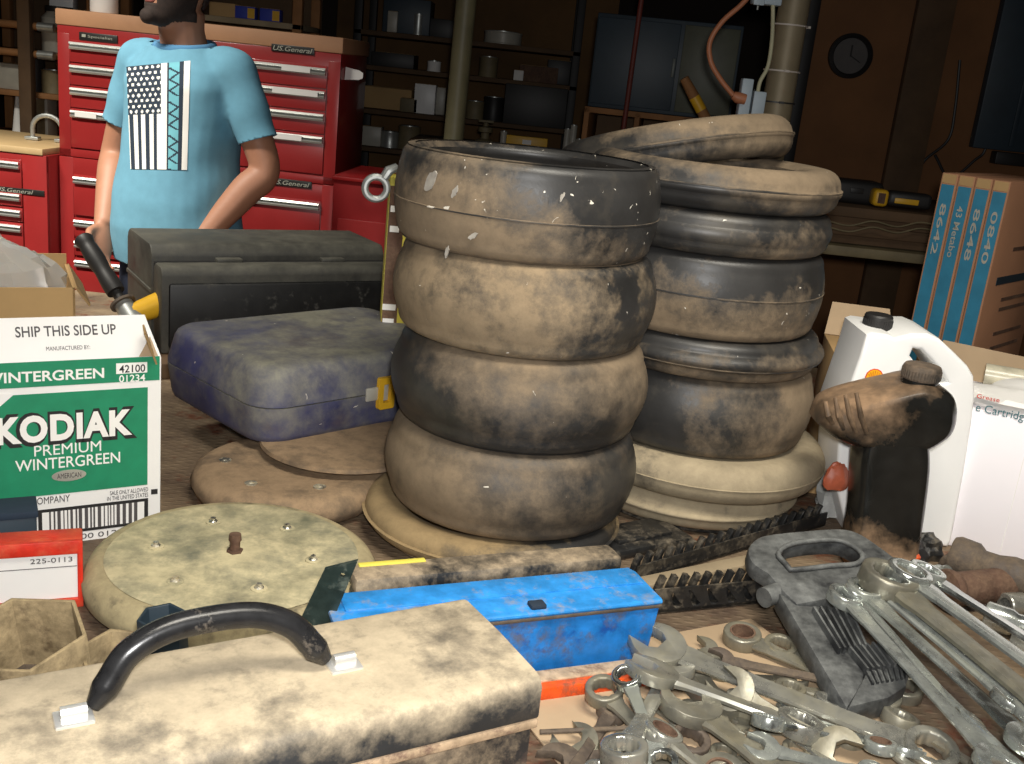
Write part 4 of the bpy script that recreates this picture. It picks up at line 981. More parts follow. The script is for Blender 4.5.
# ---------------------------------------------------------------- hammers and iron on the right
a = Z(955, 530, T+.05); b = Z(990, 568, T+.045)
hm = thing('hammer', 'rusty steel hammer head on a yellow handle against the white carton', 'hammer', (b.x, b.y, T+.047), -.62)
MB().lathe([(0, -.068), (.019, -.068), (.026, -.060), (.027, -.03), (.022, -.008), (.022, .012), (.030, .022), (.0315, .05), (.028, .058), (0, .060)], 28, Matrix.Rotation(-pi/2, 4, 'Y') @ Matrix.Rotation(0, 4, 'Z')).build('head', M_brown, hm, ang=40)
MB().tube([(0, 0, 0), (.05, .055, -.006), (.15, .15, -.016), (.25, .25, -.022)], .016, 14, rs=[.012, .014, .017, .018]).build('handle', dusty('worn_yellow_handle', srgb(206, 176, 110), srgb(120, 96, 62), .4, 26, .15, rough=.6, seed=31), hm)
a, b = Z(950, 590, T+.032), Z(1060, 578, T+.032)
pp = thing('iron_pipe', 'thick rusty iron bar with a collar at its end, right of the racked wrenches', 'bar', a, rot=frame(a, b))
MB().cyl((0, 0, 0), (.25, 0, 0), .0255, seg=24).build('bar', M_rust, pp)
MB().lathe([(0, 0), (.020, 0), (.031, .003), (.032, .010), (.029, .018), (.026, .022)], 24, Matrix.Translation((-.012, 0, 0)) @ Matrix.Rotation(pi/2, 4, 'Y')).build('collar', M_rust, pp)
def socket(px, py, z, r, L, ang, label, m):
    p = Z(px, py, T+z); s = thing('socket', label, 'socket', p, ang)
    MB().lathe([(r*.62, 0), (r*.92, 0), (r, .002), (r, L*.5), (r*.8, L*.6), (r*.8, L-.002), (r*.7, L), (r*.4, L), (r*.4, L*.8), (r*.62, L*.6)], 24, Matrix.Rotation(pi/2, 4, 'Y'), closed=True).build('shell', m, s)
    MB().lathe([(r*.6, L*.58), (r*.45, L*.62), (0, L*.62)], 6, Matrix.Rotation(pi/2, 4, 'Y')).build('drive_bore', M_brown, s)
socket(985, 614, .022, .020, .07, -.55, 'bright socket below the rusty iron bar', M_chrome2)
socket(1012, 640, .018, .017, .06, -.7, 'tarnished socket at the right edge near the wrench shanks', M_chrome)
socket(1005, 605, .020, .018, .06, .3, 'stubby socket tucked under the rusty iron bar', M_chrome)
socket(930, 575, .030, .014, .04, .5, 'small shiny socket beside the rack handle', M_chrome2)
for i, (px, py, r_, m_, lb) in enumerate(((905, 552, .030, M_dark, 'black rubber lump at the foot of the bottle'), (925, 545, .026, M_rackplastic, 'dirty black lump between the bottle and hammer'), (958, 562, .024, M_brown, 'brown iron lump under the hammer head'))):
    p = Z(px, py, T+.02); lump('scrap_lump', lb, 'scrap', (p.x, p.y, T+.014), (r_*1.2, r_, r_*.95), m_, 20+i, .3*i)
rc = thing('red_knob', 'small red plastic knob beside the black lump', 'knob', Z(914, 561, T+.03), .3)
MB().lathe([(0, 0), (.007, 0), (.0085, .003), (.0085, .009), (.006, .012), (0, .012)], 16).build('knob', M_orange, rc)
MB().cyl((0, 0, -.03), (0, 0, 0), .005, seg=10).build('stem', M_brown, rc)
# ---------------------------------------------------------------- red tool chests at the back left
CY = 3.9
xl, xr = Y(60, 150, CY).x, Y(338, 170, CY).x; CWD = xr-xl
zb = Y(60, 155, CY).z; ztp = Y(58, 8, CY).z; 
A = radians(-2.5)
def chest_uv(o, px, py):
    i_ = o.matrix_world.inverted(); o_ = i_ @ CAM; d_ = i_.to_3x3() @ ray(px, py); t = -o_.y/d_.y; return o_+d_*t
def pull(x0, x1, z, parent, label_card=None):
    q = MB(); L = x1-x0; xc = (x0+x1)/2
    h = .0125
    q.loft([[V((x, y, zz)) for y, zz in ((0, z-h), (-.012, z-h), (-.016, z-h*.5), (-.010, z-.002), (-.010, z+.002), (-.016, z+h*.5), (-.012, z+h), (0, z+h))] for x in (x0, x1)])
    p = q.build('drawer_pull', M_alu, parent)
    MB().box((xc, -.0108, z), (L-.002, .002, .0045)).build('groove', M_aludark, p)
    if label_card:
        for a, b in label_card: MB().box((a+(b-a)/2, -.0172, z+.001), (b-a, .001, .019)).build('label_strip', M_white, p)
    return p
def drawer(o, x0, x1, z0, z1, pz=None, card=None):
    d = MB().box(((x0+x1)/2, -.004, (z0+z1)/2), (x1-x0, .008, z1-z0), bev=.002).build('drawer', M_red, o)
    pull(x0+.004, x1-.004, (z1-.018) if pz is None else pz, d, card)
    for x_ in list(d.children): x_.location.y = -.008
    return d
ch = thing('tool_chest', 'red upper tool chest with a tan top, behind the person', 'tool chest', (xl, CY, zb), A)
H = ztp-zb
MB().box((CWD/2, .225, (H-.055)/2), (CWD, .43, H-.055), bev=.003).box((CWD/2, .004, H-.11), (CWD, .014, .108), bev=.002).box((.022, .003, H*.42), (.044, .014, H*.84), bev=.002).box((CWD-.022, .003, H*.42), (.044, .014, H*.84), bev=.002).box((CWD/2, .003, .014), (CWD, .014, .028), bev=.002).build('body', M_red, ch)
MB().box((CWD/2, .222, H-.0275), (CWD+.012, .46, .055), bev=.006).build('lid', M_tantop, ch)
zz = [chest_uv(ch, 88, y).z for y in (47, 70, 92.5, 115, 150)]
gap = [zz[0]+.02] + [z_+.019 for z_ in zz[1:4]] + [.03]
for i in range(4):
    card = None
    if i == 0: card = [(CWD*.80, CWD*.90)]
    if i == 1: card = [(CWD*.77, CWD*.93)]
    if i == 3: card = [(.07, .15), (CWD*.78, CWD*.88)]
    drawer(ch, .046, CWD-.046, gap[i+1]+.004, gap[i], zz[i], card)
b0, b1 = chest_uv(ch, 80, 35), chest_uv(ch, 113, 40)
bz = (b0.z+b1.z)/2
bdg = MB().box((b0.x+.07, -.006, bz), (.14, .006, .028), bev=.002).build('badge', M_badge, ch)
text('badge_lettering', 'Specialist', .09, .012, M_badgetext, bdg, face_mat(b0.x+.078, -.0096, bz), .0)
MB().box((b0.x+.018, -.0096, bz+.002), (.014, .001, .010)).build('badge_mark', M_badgetext, bdg)
c0, c1 = chest_uv(ch, 272, 46), chest_uv(ch, 315, 53)
bdg = MB().box(((c0.x+c1.x)/2, -.006, (c0.z+c1.z)/2), (c1.x-c0.x, .006, .026), bev=.002).build('badge', M_badge, ch)
text('badge_lettering', 'US.General', c1.x-c0.x-.014, .016, M_badgetext, bdg, face_mat((c0.x+c1.x)/2, -.0096, (c0.z+c1.z)/2), .006, shear=.25)
# white tag on the side
pt = Y(346, 74, 3.93)
tg = thing('paper_tag', 'white paper tag hanging off the right side of the red upper chest', 'tag', ch.matrix_world @ V((CWD+.003, .06, chest_uv(ch, 340, 73).z)), A)
MB().prism([(0, -.022), (.05, -.016), (.065, -.008), (.065, .010), (.05, .017), (0, .022)], -.0008, .0008, Matrix.Rotation(pi/2, 4, 'X') @ Matrix.Rotation(-.05, 4, 'Z')).build('card', M_white, tg)
# lower roller cabinet
rc_ = thing('roller_cabinet', 'red lower roller cabinet carrying the upper tool chest', 'tool cabinet', (xl, CY-.004, 0), A)
H2 = zb-.002
MB().box((CWD/2, .23, H2/2+.05), (CWD+.004, .45, H2-.10), bev=.003).box((CWD/2, .004, H2-.034), (CWD, .014, .066), bev=.002).box((.026, .003, H2/2+.05), (.052, .014, H2-.10), bev=.002).box((CWD-.022, .003, H2/2+.05), (.044, .014, H2-.10), bev=.002).build('body', M_red, rc_)
zs = [chest_uv(rc_, 90, y).z for y in (181, 224, 245, 264)]
tops = [zs[0]+.02, zs[1]+.02, zs[2]+.02, zs[3]+.02, zs[3]-.17, zs[3]-.40]
for i in range(4): drawer(rc_, .054, CWD-.046, tops[i+1]+.010, tops[i], zs[i])
drawer(rc_, .054, CWD-.046, tops[5]+.006, tops[4]-.006)
c0, c1 = chest_uv(rc_, 270, 180), chest_uv(rc_, 312, 186)
bdg = MB().box(((c0.x+c1.x)/2, -.006, (c0.z+c1.z)/2), (c1.x-c0.x, .006, .026), bev=.002).build('badge', M_badge, rc_)
text('badge_lettering', 'US.General', c1.x-c0.x-.014, .016, M_badgetext, bdg, face_mat((c0.x+c1.x)/2, -.0096, (c0.z+c1.z)/2), .006, shear=.25)
for x in (.1, CWD-.1):
    for y in (.08, .38):
        MB().cyl((x-.02, y, .045), (x+.02, y, .045), .043, seg=18).build('wheel', M_dark, rc_)
# red cabinet on the far left with a pale top
lc = thing('tool_cabinet', 'low red tool cabinet with a pale wooden top at the far left', 'tool cabinet', (xl-.83, CY-.05, 0), A)
LW = .82; zt_ = Y(20, 152, CY-.05).z
MB().box((LW/2, .24, zt_/2+.03), (LW, .46, zt_-.06), bev=.003).box((LW-.045, .003, zt_/2+.03), (.09, .014, zt_-.06), bev=.002).box((LW/2, .004, zt_-.032), (LW, .014, .06), bev=.002).build('body', M_red, lc)
MB().box((LW/2-.01, .25, zt_+.012), (LW+.0, .52, .024), bev=.004).build('top', M_paletop, lc)
zs = [chest_uv(lc, 25, y).z for y in (166, 198, 214, 229)]
tp = [z_+.02 for z_ in zs]+[zs[-1]-.15]
for i in range(4): drawer(lc, .04, LW-.092, tp[i+1]+.006, tp[i], zs[i])
drawer(lc, .04, LW-.092, tp[4]-.25, tp[4]-.01)
c0 = chest_uv(lc, 8, 191)
bdg = MB().box((c0.x+.03, -.006, c0.z+.006), (.22, .006, .02), bev=.002).build('badge', M_badge, lc)
text('badge_lettering', 'US.General', .14, .014, M_badgetext, bdg, face_mat(c0.x+.03, -.0096, c0.z+.006), .004, shear=.25)
# small red cabinet right of the chest
p0, p1 = Y(340, 180, 3.3), Y(392, 172, 3.3)
sc_ = thing('tool_cabinet', 'small red tool cabinet right of the roller cabinet, half hidden by the front tyres', 'tool cabinet', (p0.x-.02, 3.3, 0), radians(-3))
sz = p0.z
MB().box((.22, .2, sz/2+.02), (.44, .4, sz-.04), bev=.003).build('body', M_redside, sc_)
MB().box((.22, -.004, sz*.5), (.40, .010, sz*.8), bev=.003).build('door', M_red, sc_)
MB().box((.22, .2, sz+.006), (.45, .42, .012), bev=.003).build('top', M_redside, sc_)
MB().box((.38, -.014, sz*.55), (.014, .012, .12), bev=.003).build('handle', M_alu, sc_)
# eye hook and yellow carton between black case and tyres
hk = Y(376, 188, 2.0)
yb = Y(398, 285, 2.02)
yc = thing('carton', 'narrow yellow and brown carton standing between the black lidded case and the front tyres', 'carton', (Y(383, 290, 2.03).x+.0, 2.03, T), radians(10))
hz = Y(392, 178, 2.03).z-T
MB().box((.03, .04, hz/2), (.06, .08, hz), bev=.002).build('box', M_ypaint, yc)
MB().box((.016, -.0006, hz*.62), (.030, .0012, hz*.70)).build('brown_panel', M_rust, yc)
for k, (a_, b_) in enumerate(((.88, .020), (.80, .018), (.48, .026), (.42, .022))): MB().box((.014, -.0014, hz*a_), (b_, .001, .012)).build('printed_line', M_white, yc)
eh = thing('eye_hook', 'zinc plated swivel eye hook hanging at the top of the yellow carton', 'hook', (hk.x, 2.0, hk.z), radians(15))
ri_ = [(.021*cos(a), 0, .021*sin(a)) for a in [2*pi*k/24 for k in range(24)]]
MB().tube(ri_, .0068, 10, closed=True).build('ring', M_silverpaint, eh)
MB().tube([(.014, 0, .020), (.022, 0, .034), (.034, 0, .040), (.045, .004, .034)], .0075, 10, rs=[.009, .010, .009, .006]).build('shank', M_silverpaint, eh)

# ---------------------------------------------------------------- shelving behind
def rack(name, label, x0, x1, y, dep, zs, top, m_up=None, m_sh=None, kind='shelf', back=False):
    o = thing(name, label, kind, (x0, y, 0)); w_ = x1-x0
    for x in (.02, w_-.02):
        for yy in (.02, dep-.02): MB().box((x, yy, top/2), (.04, .04, top), bev=.003).build('upright', m_up or M_wooddark, o)
    for z in zs: MB().box((w_/2, dep/2, z-.012), (w_, dep, .024), bev=.003).build('shelf_board', m_sh or M_wooddark, o)
    if back: MB().box((w_/2, dep+.01, top/2), (w_, .012, top)).build('back_panel', M_wooddark, o)
    return o
def can(x, y, z, r, h, m, label, g=None, lidm=None):
    o = thing('can', label, 'can', (x, y, z), group=g)
    MB().lathe([(0, 0), (r, 0), (r, .004), (r*.97, .008), (r*.97, h-.008), (r, h-.004), (r, h), (0, h)], 24).build('body', m, o)
    MB().lathe([(0, h), (r*.8, h), (r*.8, h+.004), (0, h+.004)], 24).build('lid', lidm or M_silverpaint, o); return o
def carton(x, y, z, w_, d_, h_, m, label, g=None, rz=0, tape=None):
    o = thing('carton', label, 'carton', (x, y, z), rz, g)
    MB().box((0, 0, h_/2), (w_, d_, h_), bev=.003).build('box', m, o)
    MB().box((0, 0, h_+.0006), (w_*.96, .04, .0012)).build('tape', tape or M_card, o)
    return o
def jar(x, y, z, r, h, m, label, g=None):
    o = thing('jar', label, 'jar', (x, y, z), group=g)
    MB().lathe([(0, 0), (r*.9, 0), (r, .006), (r, h*.75), (r*.7, h*.86), (r*.7, h*.9), (0, h*.9)], 24).build('body', m, o)
    MB().lathe([(0, h*.88), (r*.78, h*.88), (r*.78, h), (0, h)], 24).build('lid', M_dark, o); return o
def dz_(px, py, y): return Y(px, py, y)
# left rack with clutter
yL = 4.75
zA, zB, zC = Y(30, 138, yL).z, Y(30, 92, yL).z, Y(30, 24, yL).z
xa = Y(-40, 60, yL).x; xb = Y(96, 60, yL).x
rack('shelf_rack', 'wooden shelf rack full of clutter at the far left behind the red cabinets', xa, xb, yL, .42, [zA, zB, (zB+zC)/2+.03, zC], zC+.5, M_wood, M_wood, back=True)
MB_up = Y(32, 60, yL).x
up_ = thing('post', 'brown wooden post standing in front of the cluttered rack', 'post', (MB_up, yL-.05, 0))
MB().box((0, 0, 1.25), (.055, .05, 2.5), bev=.004).build('post', M_wooddark, up_)
rails_ = []
for i, (py, m_) in enumerate(((22, M_wood), (50, M_wood))):
    p = Y(-10, py, yL-.03); q_ = Y(52, py+6, yL-.03)
    t_ = thing('pole', ('upper', 'lower')[i]+' long wooden handle lying across the cluttered rack', 'pole', p, rot=frame(p, q_))
    MB().cyl((0, 0, 0), ((q_-p).length, 0, 0), .016, seg=14).build('shaft', m_, t_)
    MB().cyl(((q_-p).length-.06, 0, 0), ((q_-p).length+.01, 0, 0), .019, seg=14).build('ferrule', M_silverpaint, t_)
GL = 'clutter on the left rack'
zM = (zB+zC)/2+.03
jar(Y(50, 55, yL).x, yL+.1, zM, .075, .20, M_glassjar, 'milky plastic jar on the middle board of the left rack', GL)
carton(Y(48, 20, yL).x, yL+.16, zM+.0, .10, .1, .30, M_jug, 'tall pale carton behind the milky jar', GL, .2)
carton(Y(6, 75, yL).x, yL+.12, zB, .14, .14, .11, M_glassjar, 'pale box on the lower board at the picture edge', GL)
can(Y(23, 70, yL).x, yL+.1, zB, .05, .17, M_dark, 'black can on the lower board of the left rack', GL)
can(Y(44, 78, yL).x, yL+.1, zB, .055, .10, M_khaki, 'khaki tin beside the wooden post', GL)
can(Y(54, 78, yL).x, yL+.14, zB, .05, .13, M_skin, 'pinkish tin near the chest edge', GL)
can(Y(24, 118, yL).x, yL+.1, zA, .055, .17, M_khaki, 'olive tin below the lower board', GL)
carton(Y(28, 105, yL).x, yL+.14, zA, .09, .1, .20, M_glassjar, 'pale grey carton standing under the lower board', GL)
p = Y(7, 115, yL)
cn = thing('funnel', 'white cone funnel standing in the left rack', 'funnel', (p.x, yL+.1, zA)); MB().lathe([(.028, 0), (.024, .02), (.008, .17), (.004, .21), (.003, .21), (.005, .17), (.021, .02), (.025, 0)], 20).build('cone', M_white, cn); MB().lathe([(.028, 0), (.034, .003), (.034, .008), (.026, .008)], 20).build('rim', M_white, cn)
# u shaped clamp on the pale top
p = Y(48, 138, CY+.18)
cl = thing('pipe_clamp', 'grey arched metal clamp on the pale wooden cabinet top', 'clamp', (Y(50, 140, CY+.2).x, CY+.18, zt_+.026), .1)
MB().tube([(-.055, 0, 0), (-.055, 0, .045)]+[(.055*cos(a), 0, .045+.05*sin(a)) for a in [pi-pi*k/10 for k in range(1, 10)]]+[(.055, 0, .045), (.055, 0, 0)], .009, 10).build('arch', M_silverpaint, cl)
MB().box((-.055, 0, .006), (.05, .04, .012), bev=.002).build('foot', M_silverpaint, cl)
MB().box((.055, 0, .006), (.05, .04, .012), bev=.002).build('foot', M_silverpaint, cl)
# shelf with cartons behind the person, above the chest
yS = 4.6
zs1, zs2 = Y(260, 19, yS).z, Y(260, 3, yS).z
xs0, xs1 = Y(150, 10, yS).x, Y(302, 10, yS).x
rack('shelf_rack', 'wooden shelf with small blue boxes above the red upper chest', xs0, xs1, yS, .4, [.55, 1.05, zs1-.005, zs2+.075], zs2+.7, M_wood, M_woodgrey, back=True)
GU = 'blue and yellow boxes on the shelf above the chest'
for i, px in enumerate((243, 268)):
    o = carton(Y(px, 10, yS).x, yS+.06, zs1-.005, .085, .06, .05, plain('blue_box_print%d' % i, srgb(50, 66, 170), .5), ('left', 'right')[i]+' small blue box with a yellow corner above the chest', GU)
    MB().box((.026, -.0306, .024), (.03, .001, .04)).build('yellow_corner', M_yellow, o)
carton(Y(220, 10, yS).x, yS+.08, zs1-.005, .11, .1, .055, M_card, 'tan carton left of the two small blue boxes')
carton(Y(212, 2, yS).x, yS+.06, zs2+.075, .10, .08, .16, M_card, 'tan carton on the upper board above the small blue boxes')
o = carton(Y(246, 2, yS).x, yS+.06, zs2+.075, .06, .08, .17, M_yellow, 'yellow carton on the upper board above the small blue boxes')
# white thing on chest top
p = Y(78, 2, CY+.1)
wj = thing('jug', 'white plastic jug standing on the tan top of the red chest', 'jug', ch.matrix_world @ V((.08, .2, H))); MB().lathe([(0, 0), (.046, 0), (.05, .006), (.05, .14), (.02, .19), (.02, .21), (0, .21)], 24).build('body', M_white, wj); MB().lathe([(0, .205), (.024, .205), (.024, .23), (0, .23)], 20).build('cap', M_dkblue, wj)

# dark iron shelving in the middle
yM = 5.6
zz = [Y(400, py, yM).z for py in (150, 112, 68, 33)]
xm0, xm1 = Y(352, 60, yM).x, Y(580, 60, yM).x
rack('shelf_rack', 'dark iron shelf rack crowded with workshop clutter in the middle background', xm0, xm1, yM, .5, zz+[.5], 2.5, M_blackshelf, M_wooddark)
bk_ = MB().box(((xm0+xm1)/2, yM+.6, 1.25), (xm1-xm0+.4, .02, 2.5)).build('back_board', plain('back_board_brown', srgb(104, 76, 44), .85, var=.4, scale=2), None); tag(bk_, 'brown board leaning behind the dark iron shelf rack', 'board')
GMd = 'clutter on the dark iron rack'
def on(px, lvl, dy=.12): return Y(px, 60, yM).x, yM+dy, zz[lvl]
def item(f, px, lvl, *a, dy=.12, **k): x, y, z = on(px, lvl, dy); return f(x, y, z, *a, **k)
item(carton, 403, 3, .24, .2, .17, M_dkblue, 'dark blue metal box on the top board left of the thin pole', GMd)
item(carton, 390, 3, .05, .05, .10, M_glassjar, 'pale narrow packet beside the dark blue metal box', GMd, dy=.02)
item(can, 415, 3, .03, .10, M_silverpaint, 'silver tin on the top board left of the thin pole', GMd, dy=.04)
item(carton, 440, 3, .16, .12, .09, M_dark, 'black box on the top board just left of the thin pole', GMd)
item(carton, 392, 2, .22, .2, .07, M_dark, 'flat black box on the second board near the chest', GMd)
item(can, 434, 2, .035, .05, M_white, 'small white pot on the second board left of the thin pole', GMd, dy=.03)
item(can, 500, 3, .10, .06, M_glassjar, 'wide pale tub on the top board right of the thin pole', GMd)
item(can, 488, 2, .05, .10, M_khaki, 'khaki tin on the second board right of the thin pole', GMd)
item(carton, 520, 2, .05, .06, .05, M_white, 'small white cube box on the second board', GMd, dy=.04)
item(carton, 540, 2, .20, .14, .08, M_rust, 'brown heap box on the second board', GMd)
item(carton, 560, 2, .12, .1, .12, M_dark, 'black box at the right end of the second board', GMd)
item(carton, 426, 1, .11, .1, .15, M_jug, 'white carton on the third board left of the thin pole', GMd)
item(carton, 440, 1, .06, .1, .14, M_glassjar, 'pale carton behind the white one on the third board', GMd, dy=.2)
item(carton, 410, 1, .09, .1, .07, M_khaki, 'olive box on the third board near the white carton', GMd)
item(carton, 385, 1, .26, .2, .11, M_yellow if False else M_card, 'long tan carton on the third board near the red chest', GMd, dy=.25)
item(can, 478, 1, .05, .09, M_khaki, 'squat khaki tin right behind the thin pole', GMd)
item(can, 497, 1, .055, .12, M_dark, 'black pot with a grey lid on the third board', GMd)
item(carton, 540, 1, .32, .3, .20, M_dark, 'large black cabinet box on the third board', GMd)
item(carton, 566, 1, .10, .1, .13, M_dark, 'narrow black box at the right end of the third board', GMd)
item(can, 412, 0, .06, .12, M_khaki, 'khaki tin with a paper label low on the rack near the front tyres', GMd)
item(carton, 372, 0, .12, .1, .10, M_glassjar, 'pale box low on the rack beside the red chest', GMd)
item(can, 392, 0, .05, .08, M_silverpaint, 'silver tin low on the rack beside the khaki tin', GMd)
item(carton, 535, 0, .14, .1, .12, M_redside, 'dark red box low on the rack behind the front tyres', GMd)
# small valve and bottles behind the top tyre
p = Y(485, 131, 5.0)
yt = rack('side_table', 'low dark side table behind the front tyre stack', Y(410, 130, 4.9).x, Y(585, 130, 4.9).x, 4.9, .4, [Y(490, 147, 4.9).z], Y(490, 147, 4.9).z-.02, M_blackshelf, M_wooddark, kind='table')
tz = Y(490, 147, 4.9).z
vl = thing('brass_valve', 'small grey valve behind the rim of the top front tyre', 'valve', (Y(485, 130, 4.95).x, 5.0, tz)); MB().lathe([(0, 0), (.045, 0), (.045, .02), (.02, .03), (.02, .055), (.034, .06), (.034, .08), (.012, .085), (.012, .10), (0, .10)], 20).build('body', M_khaki, vl); MB().box((0, 0, .107), (.07, .014, .012), bev=.003).build('lever', M_khaki, vl)
for i, (px, h_) in enumerate(((503, .07), (567, .11), (573, .13), (580, .07))):
    can(Y(px, 140, 4.95).x, 5.0, tz, .016, h_, M_glassjar, ('short pale bottle left of the yellow strip', 'left one of two pale bottles near the wooden cubby', 'taller of two pale bottles near the wooden cubby', 'tiny pale bottle nearest the wooden cubby')[i]+' behind the tyres', 'pale bottles on the side table')
yl = thing('level', 'yellow spirit level lying behind the rim of the top front tyre', 'level', (Y(527, 139, 4.92).x, 4.95, tz+.001), 0); MB().box((0, 0, .03), (.19, .03, .06), bev=.003).build('body', M_yellow, yl); MB().box((0, -.0155, .035), (.04, .002, .02)).build('vial', M_white, yl)
# poles
p = Y(460, 60, 4.0); q_ = Y(468, -10, 4.0)
pl_ = thing('pole', 'thin olive painted steel pole behind the front tyre stack', 'pole', (p.x-.012, 4.0, 0), 0)
top_ = V((.085, 0, 3.2))
MB().cyl((0, 0, 0), (.03, 0, 3.2), .037, seg=24).build('pole', M_pole, pl_)
MB().cyl((0, 0, 0), (0, 0, .012), .08, seg=24).build('base_plate', M_pole, pl_)
PYy = 2.95
p = Y(785, 60, PYy)
pf = thing('pipe', 'thick grey pipe post carrying two electrical boxes, behind the rear tyres', 'post', (p.x, PYy, 0))
PR = .0405
MB().cyl((0, 0, 0), (0, 0, 3.2), PR, seg=28).build('pipe', M_polefat, pf)
MB().cyl((0, 0, 0), (0, 0, .014), .09, seg=24).build('base_plate', M_polefat, pf)
G2 = 'cable ties on the pipe post'
for i, py in enumerate((24, 71, 103)):
    z = Y(785, py, PYy-.04).z
    o = thing('cable_tie', ('uppermost pale', 'middle pale', 'dark lowest')[i]+' cable tie around the grey pipe post', 'cable tie', (p.x, PYy, z), group=G2)
    MB().lathe([(PR+.001, -.002), (PR+.003, -.002), (PR+.003, .002), (PR+.001, .002)], 32, Matrix.Translation((-.004, 0, 0)) @ Matrix.Diagonal((1.14, 1.0, 1, 1)), closed=True).build('band', M_tie if i < 2 else M_dark, o)
    MB().box((PR+.006 if i == 0 else .0, -PR-.004 if i else 0, 0), (.012, .006, .006)).build('lock', M_tie if i < 2 else M_dark, o)
b_ = Y(750, 104, PYy-.05)
eb = thing('outlet_box', 'lower grey electrical outlet box strapped to the pipe post', 'outlet box', (b_.x-.002, PYy-.045, b_.z))
MB().box((.022, 0, -.008), (.034, .045, .085), bev=.004).build('box', M_greybox, eb)
MB().box((-.014, 0, .006), (.030, .04, .115), bev=.004).build('cover', M_greybox, eb)
MB().box((.004, -.024, -.004), (.0025, .003, .085)).build('joint', M_dark, eb)
b2_ = Y(766, 3, PYy-.05)
eb2 = thing('outlet_box', 'upper grey electrical box on the pipe post at the top of the picture', 'outlet box', (b2_.x, PYy-.045, b2_.z+.03))
MB().box((0, 0, 0), (.075, .045, .07), bev=.004).build('box', M_greybox, eb2)
MB().box((-.022, -.024, -.014), (.028, .01, .05), bev=.003).build('cover', M_greybox, eb2)
MB().cyl((-.022, -.02, -.04), (-.022, -.02, -.05), .003, seg=8).build('screw', M_silverpaint, eb2)
cz = [Y(*u, PYy-.06) for u in ((772, -2), (773, 10), (772, 40), (768, 66), (760, 82), (757, 98))]
cab = MB().tube(bez(cz, 6), .0052, 10).build('cable', M_cordpale, None); tag(cab, 'pale cable running down the pipe post into the lower outlet box', 'cable')
cz = [Y(*u, PYy-.07) for u in ((775, -40), (752, -8), (741, 5), (722, 22), (710, 42), (711, 62), (721, 80), (733, 95))]
oc = thing('extension_cord', 'orange extension cord looping into the lower outlet box', 'cord', cz[0])
MB().tube([v_-cz[0] for v_ in bez(cz, 8)], .0068, 10).build('cord', M_cordorange, oc, ang=70)
e0 = cz[-1]-cz[0]; MB().tube([e0, e0+V((.012, 0, -.005)), e0+V((.034, 0, -.008))], .013, 14, rs=[.010, .015, .0135]).build('plug', M_cordorange, oc)
# tan stick behind the rear tyres
a, b = Y(684, 78, 3.6), Y(712, 130, 3.6)
st = thing('wooden_handle', 'slanting wooden tool handle with a yellow band behind the rear tyres', 'handle', a, rot=frame(a, b+(b-a)*1.2))
MB().tube([(0, 0, 0), (.06, 0, 0), (.5, 0, 0)], .016, 14, rs=[.015, .018, .016]).build('shaft', M_wood, st); MB().cyl((.07, 0, 0), (.12, 0, 0), .0185, seg=14).build('yellow_band', M_yellow, st)
# blue cabinet on the wooden cubby
yC = 4.3
pA, pB = Y(586, 106, yC), Y(672, 120, yC)
cbw = .62; cubz = Y(600, 108, yC).z
cu = thing('cubby_shelf', 'open wooden cubby unit below the dull blue cabinet', 'cubby', (pA.x-.004, yC, 0), radians(-8))
for x in (.01, .21, .40, cbw-.01): MB().box((x, .2, cubz/2), (.02, .4, cubz-.002), bev=.001).build('divider', M_wood, cu)
for z in (.3, cubz-.26, cubz-.01): MB().box((cbw/2, .2, z), (cbw, .4, .022), bev=.001).build('board', M_wood, cu)
MB().box((cbw/2, .405, cubz/2), (cbw, .01, cubz)).build('back_panel', M_wooddark, cu)
cy1 = Y(650, 18, yC).z
bc = thing('metal_cabinet', 'dull blue metal cabinet standing on the wooden cubby', 'cabinet', (pA.x+.006, yC+.01, cubz+.002), radians(-8))
BH = cy1-cubz
MB().box((.28, .19, BH/2), (.56, .38, BH), bev=.004).build('body', M_dkblue, bc)
MB().box((.165, -.005, BH/2), (.32, .012, BH-.03), bev=.003).build('door', M_dkblue, bc)
MB().box((.445, -.005, BH/2), (.21, .012, BH-.03), bev=.003).build('door', plain('khaki_door', srgb(84, 86, 70), .5, var=.15), bc)
MB().box((.315, -.014, BH*.5), (.012, .012, .07), bev=.002).build('handle', M_aludark, bc)
a, b = Y(630, -4, yC-.06), Y(619, 132, yC-.06)
rp_ = thing('pole', 'thin red rod standing in front of the dull blue cabinet', 'rod', (b.x, yC-.06, 0)); MB().cyl((0, 0, 0), (.03, 0, 2.6), .010, seg=14).build('rod', plain('rust_red_paint', srgb(112, 50, 40), .6), rp_); MB().cyl((0, 0, 0), (0, 0, .01), .04, seg=18).build('foot', M_redside, rp_)
